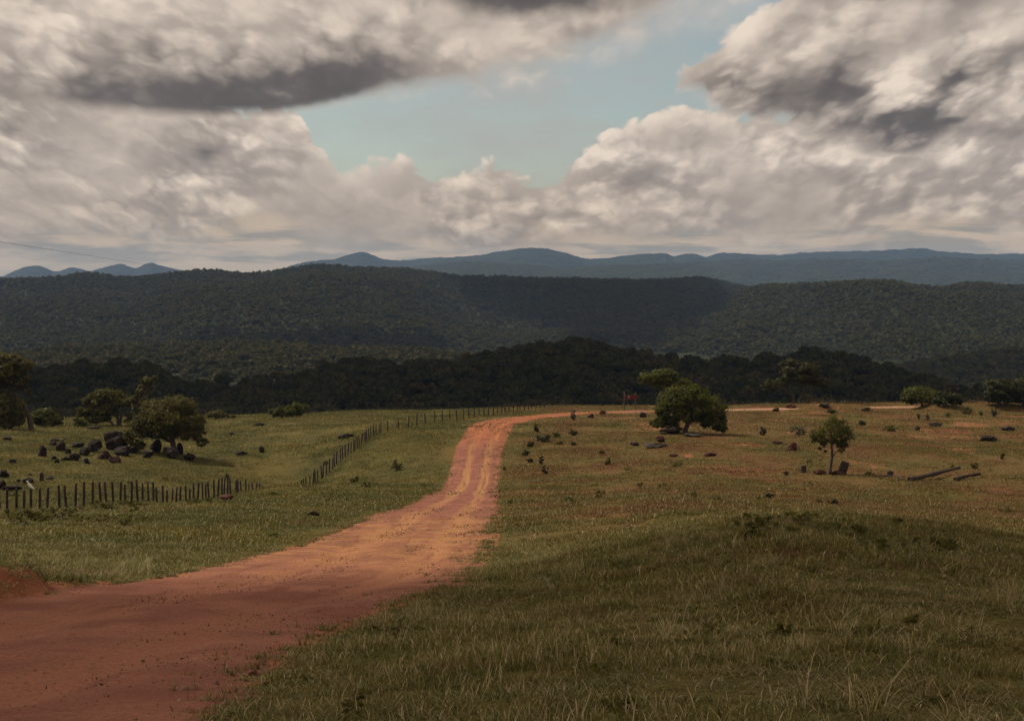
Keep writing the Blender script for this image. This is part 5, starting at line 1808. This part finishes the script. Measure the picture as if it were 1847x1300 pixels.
def build_shrubs():
    rng = np.random.default_rng(77)
    verge = "shrubs along the road's east verge"
    east = "shrubs of the east pasture"
    west = "shrubs of the west slope"

    def shrub(px, py, w, h, leaf, label, group=None, spiky=False):
        p = at(px, py); k = p.y / F
        W, H = w * k / 2 * 0.9, h * k * 0.9
        t = thing("shrub", label, "shrub", p, group)
        sz = max(0.05, 0.9 * k * 1.6)
        if spiky:
            obj("leaves", spiky_mesh(rng, W * 1.6, H * 1.1, LEAF[leaf]), t)
        else:
            L = [(0, 0, H * .5, W * .8, W * .7, H * .5), (W * .35, 0, H * .42, W * .55, W * .5, H * .42), (-W * .4, 0, H * .40, W * .5, W * .5, H * .40)]
            r = (L[0][3] * L[0][4] * L[0][5]) ** (1 / 3)
            obj("leaves", crown_mesh("leaves", L, LEAF[leaf], rng, sz, 34, max(6, 8 / max(0.05, r ** 1.5)), 0.0, 0.34), t)
        st = [(bent((0, 0, -.05), (rng.uniform(-.5, .5) * W, rng.uniform(-.4, .4) * W, H * rng.uniform(.5, .9)), 5, .05, rng), np.linspace(0.5 * k + .01, .006, 5)) for _ in range(4)]
        obj("stems", tube_mesh("stems", st, M_BARK, 5), t)
    for a in ((968, 779, 11, 17, 'dark', "thin upright sapling at the top of the road's inner verge"), (1034, 757, 11, 20, 'grey', "grey-green sapling standing by the bend of the road"),
              (984, 797, 32, 16, 'dark', "widest dark shrub along the inner verge of the bend"), (1003, 788, 20, 10, 'green', "shrub directly uphill of the widest verge shrub"),
              (1033, 785, 22, 10, 'dark', "dark shrub east of the widest verge shrub"), (972, 795, 14, 12, 'grey', "greyish shrub touching the widest verge shrub's west side"),
              (958, 806, 17, 11, 'dark', "dark shrub below the widest verge shrub"), (948, 822, 15, 12, 'dark', "dark shrub nearest the road in the verge chain"),
              (956, 834, 13, 9, 'dark', "low dark shrub beneath the one nearest the road"), (976, 838, 10, 18, 'dark', "narrow upright dark shrub low in the verge chain"),
              (983, 854, 14, 16, 'grey', "grey shrub lowest in the verge chain"), (1008, 801, 20, 6, 'brown', "low brown cushion shrub east of the chain"),
              (1034, 803, 14, 6, 'brown', "small brown cushion shrub furthest east of the chain"), (910, 848, 7, 7, 'dark', "single tiny dark shrub right at the road's east edge")):
        shrub(*a, verge)
    for a in ((1376, 785, 14, 18, 'dark', "dark upright shrub uphill of the red mounds"), (1440, 784, 38, 22, 'grey', "wide loose grey-green shrub behind the slender tree"),
              (1556, 768, 18, 11, 'dark', "dark shrub uphill and east of the slender tree"), (1606, 778, 32, 12, 'green', "low spreading green shrub, slanting, in mid pasture"),
              (1655, 776, 13, 9, 'dark', "small dark ball shrub east of the low spreading one"), (1388, 898, 22, 10, 'dark', "dark tuft shrub downhill of the short stump"),
              (1503, 909, 24, 11, 'dark', "dark tuft shrub downhill of the slender tree"), (1619, 947, 20, 14, 'olive', "olive tuft shrub nearest the crest of the near slope"),
              (1418, 857, 12, 8, 'grey', "tiny grey shrub west of the short stump"), (1757, 845, 16, 14, 'olive', "olive shrub uphill of the shorter log's end"),
              (1808, 828, 10, 12, 'brown', "brown twiggy shrub near the east edge of the pasture"), (1095, 838, 15, 16, 'olive', "olive shrub in the middle of the pasture west of the slender tree"),
              (1744, 747, 26, 14, 'brown', "brown thorny shrub by the spiky plants at the rim"), (1085, 818, 10, 8, 'olive', "small olive shrub uphill of the mid-pasture one"),
              (1562, 742, 22, 9, 'dark', "dark low shrub beside the far road's pale stretch"), (1500, 746, 18, 9, 'dark', "dark shrub at the pale brown mound"),
              (1400, 742, 16, 8, 'dark', "dark shrub beside the far road west of the reddish mound"), (1305, 775, 14, 14, 'olive', "olive shrub under the east side of the dome-shaped tree"),
              (1180, 768, 26, 12, 'green', "green shrub leaning at the west side of the dome-shaped tree")):
        shrub(*a, east)
    for a in ((1657, 757, 11, 15, 'grey', "narrow spiky plant westmost of the rim cluster"), (1673, 758, 14, 14, 'grey', "spiky plant second in the rim cluster"), (1710, 753, 18, 12, 'grey', "low broad spiky plant in the middle of the rim cluster"),
              (1770, 750, 14, 12, 'grey', "spiky plant east of the brown thorny shrub"), (1793, 752, 26, 20, 'grey', "largest spiky plant at the east end of the rim cluster"), (1722, 739, 14, 16, 'dark', "black-looking spiky plant in front of the blackish bush")):
        shrub(*a, "spiky plants near the rim", True)
    for a in ((716, 848, 26, 24, 'brown', "brown shrub in the gully between fence and road"), (638, 870, 24, 13, 'olive', "olive shrub below the sloping fence"), (410, 866, 14, 16, 'dark', "dark spiky shrub poking up behind the post fence"),
              (588, 838, 12, 8, 'olive', "small olive shrub right under the sloping fence")):
        shrub(*a, west, a[0] == 410)


build_shrubs()


# ------------------------------------------------------------------ sign by the far road
def build_sign():
    p = at(1126, 741)
    k = p.y / F

    def paint(name, a, b):
        m, N, out = new_mat(name)
        n = N.noise(N.add('ShaderNodeTexCoord').outputs['Object'], 4.0, 4, 0.6)
        principled(N, out, N.mix(n, a, b), 0.7, 0.25)
        return m
    red, white = paint("faded_red_paint", (0.085, 0.016, 0.013), (0.13, 0.028, 0.020)), paint("faded_white_paint", (0.22, 0.17, 0.17), (0.30, 0.24, 0.23))
    t = thing("road_sign", "red board sign on two posts beside the far road", "sign", p)
    h = 34 * k
    for x in (0.0, 20 * k):
        obj("post", tube_mesh("post", [(np.array([(x, 0, -.3), (x, 0, h * .5), (x + .01, 0, h)]), np.array([.075, .072, .068]))], M_BARK, 8), t)
    import bmesh

    def board(name, x0, x1, z0, z1, y, th, mat, parent):
        bm = bmesh.new()
        bmesh.ops.create_cube(bm, size=1.0)
        for v in bm.verts:
            v.co = Vector(((x0 + x1) / 2 + v.co.x * (x1 - x0), y + v.co.y * th, (z0 + z1) / 2 + v.co.z * (z1 - z0)))
        bmesh.ops.bevel(bm, geom=bm.edges[:], offset=0.006, segments=1, affect='EDGES')
        me = bpy.data.meshes.new(name)
        bm.to_mesh(me); bm.free()
        me.materials.append(mat)
        return obj(name, me, parent)
    b = board("board", 1.2 * k, 24 * k, 21.5 * k, 29 * k, -0.10, 0.04, red, t)
    # the one pale mark that shows on the board: a short upright with a hooked top
    board("mark", 7.2 * k, 9.0 * k, 22.6 * k, 28 * k, -0.125, 0.008, white, b)
    board("mark", 5.8 * k, 7.2 * k, 26.2 * k, 28 * k, -0.125, 0.008, white, b)


build_sign()


# ------------------------------------------------------------------ overhead line, from a pole short of the view to one in the valley
def build_line():
    u0, t0 = slopes(-60, 427); u1, t1 = slopes(430, 494)
    a = np.array([u0 * 75, 75, t0 * 75]); b = np.array([u1 * 1700, 1700, t1 * 1700])
    n = 60
    s = np.linspace(0, 1, n)[:, None] ** 1.6
    P = a * (1 - s) + b * s
    P[:, 2] -= 1.5 * 4 * (s * (1 - s))[:, 0]
    o = obj("overhead_wire", tube_mesh("overhead_wire", [(P - a, np.linspace(0.011, 0.03, n))], M_WIRE, 5), None, a)
    tag(o, "thin overhead wire sagging across the sky above the western hills", "wire")


build_line()
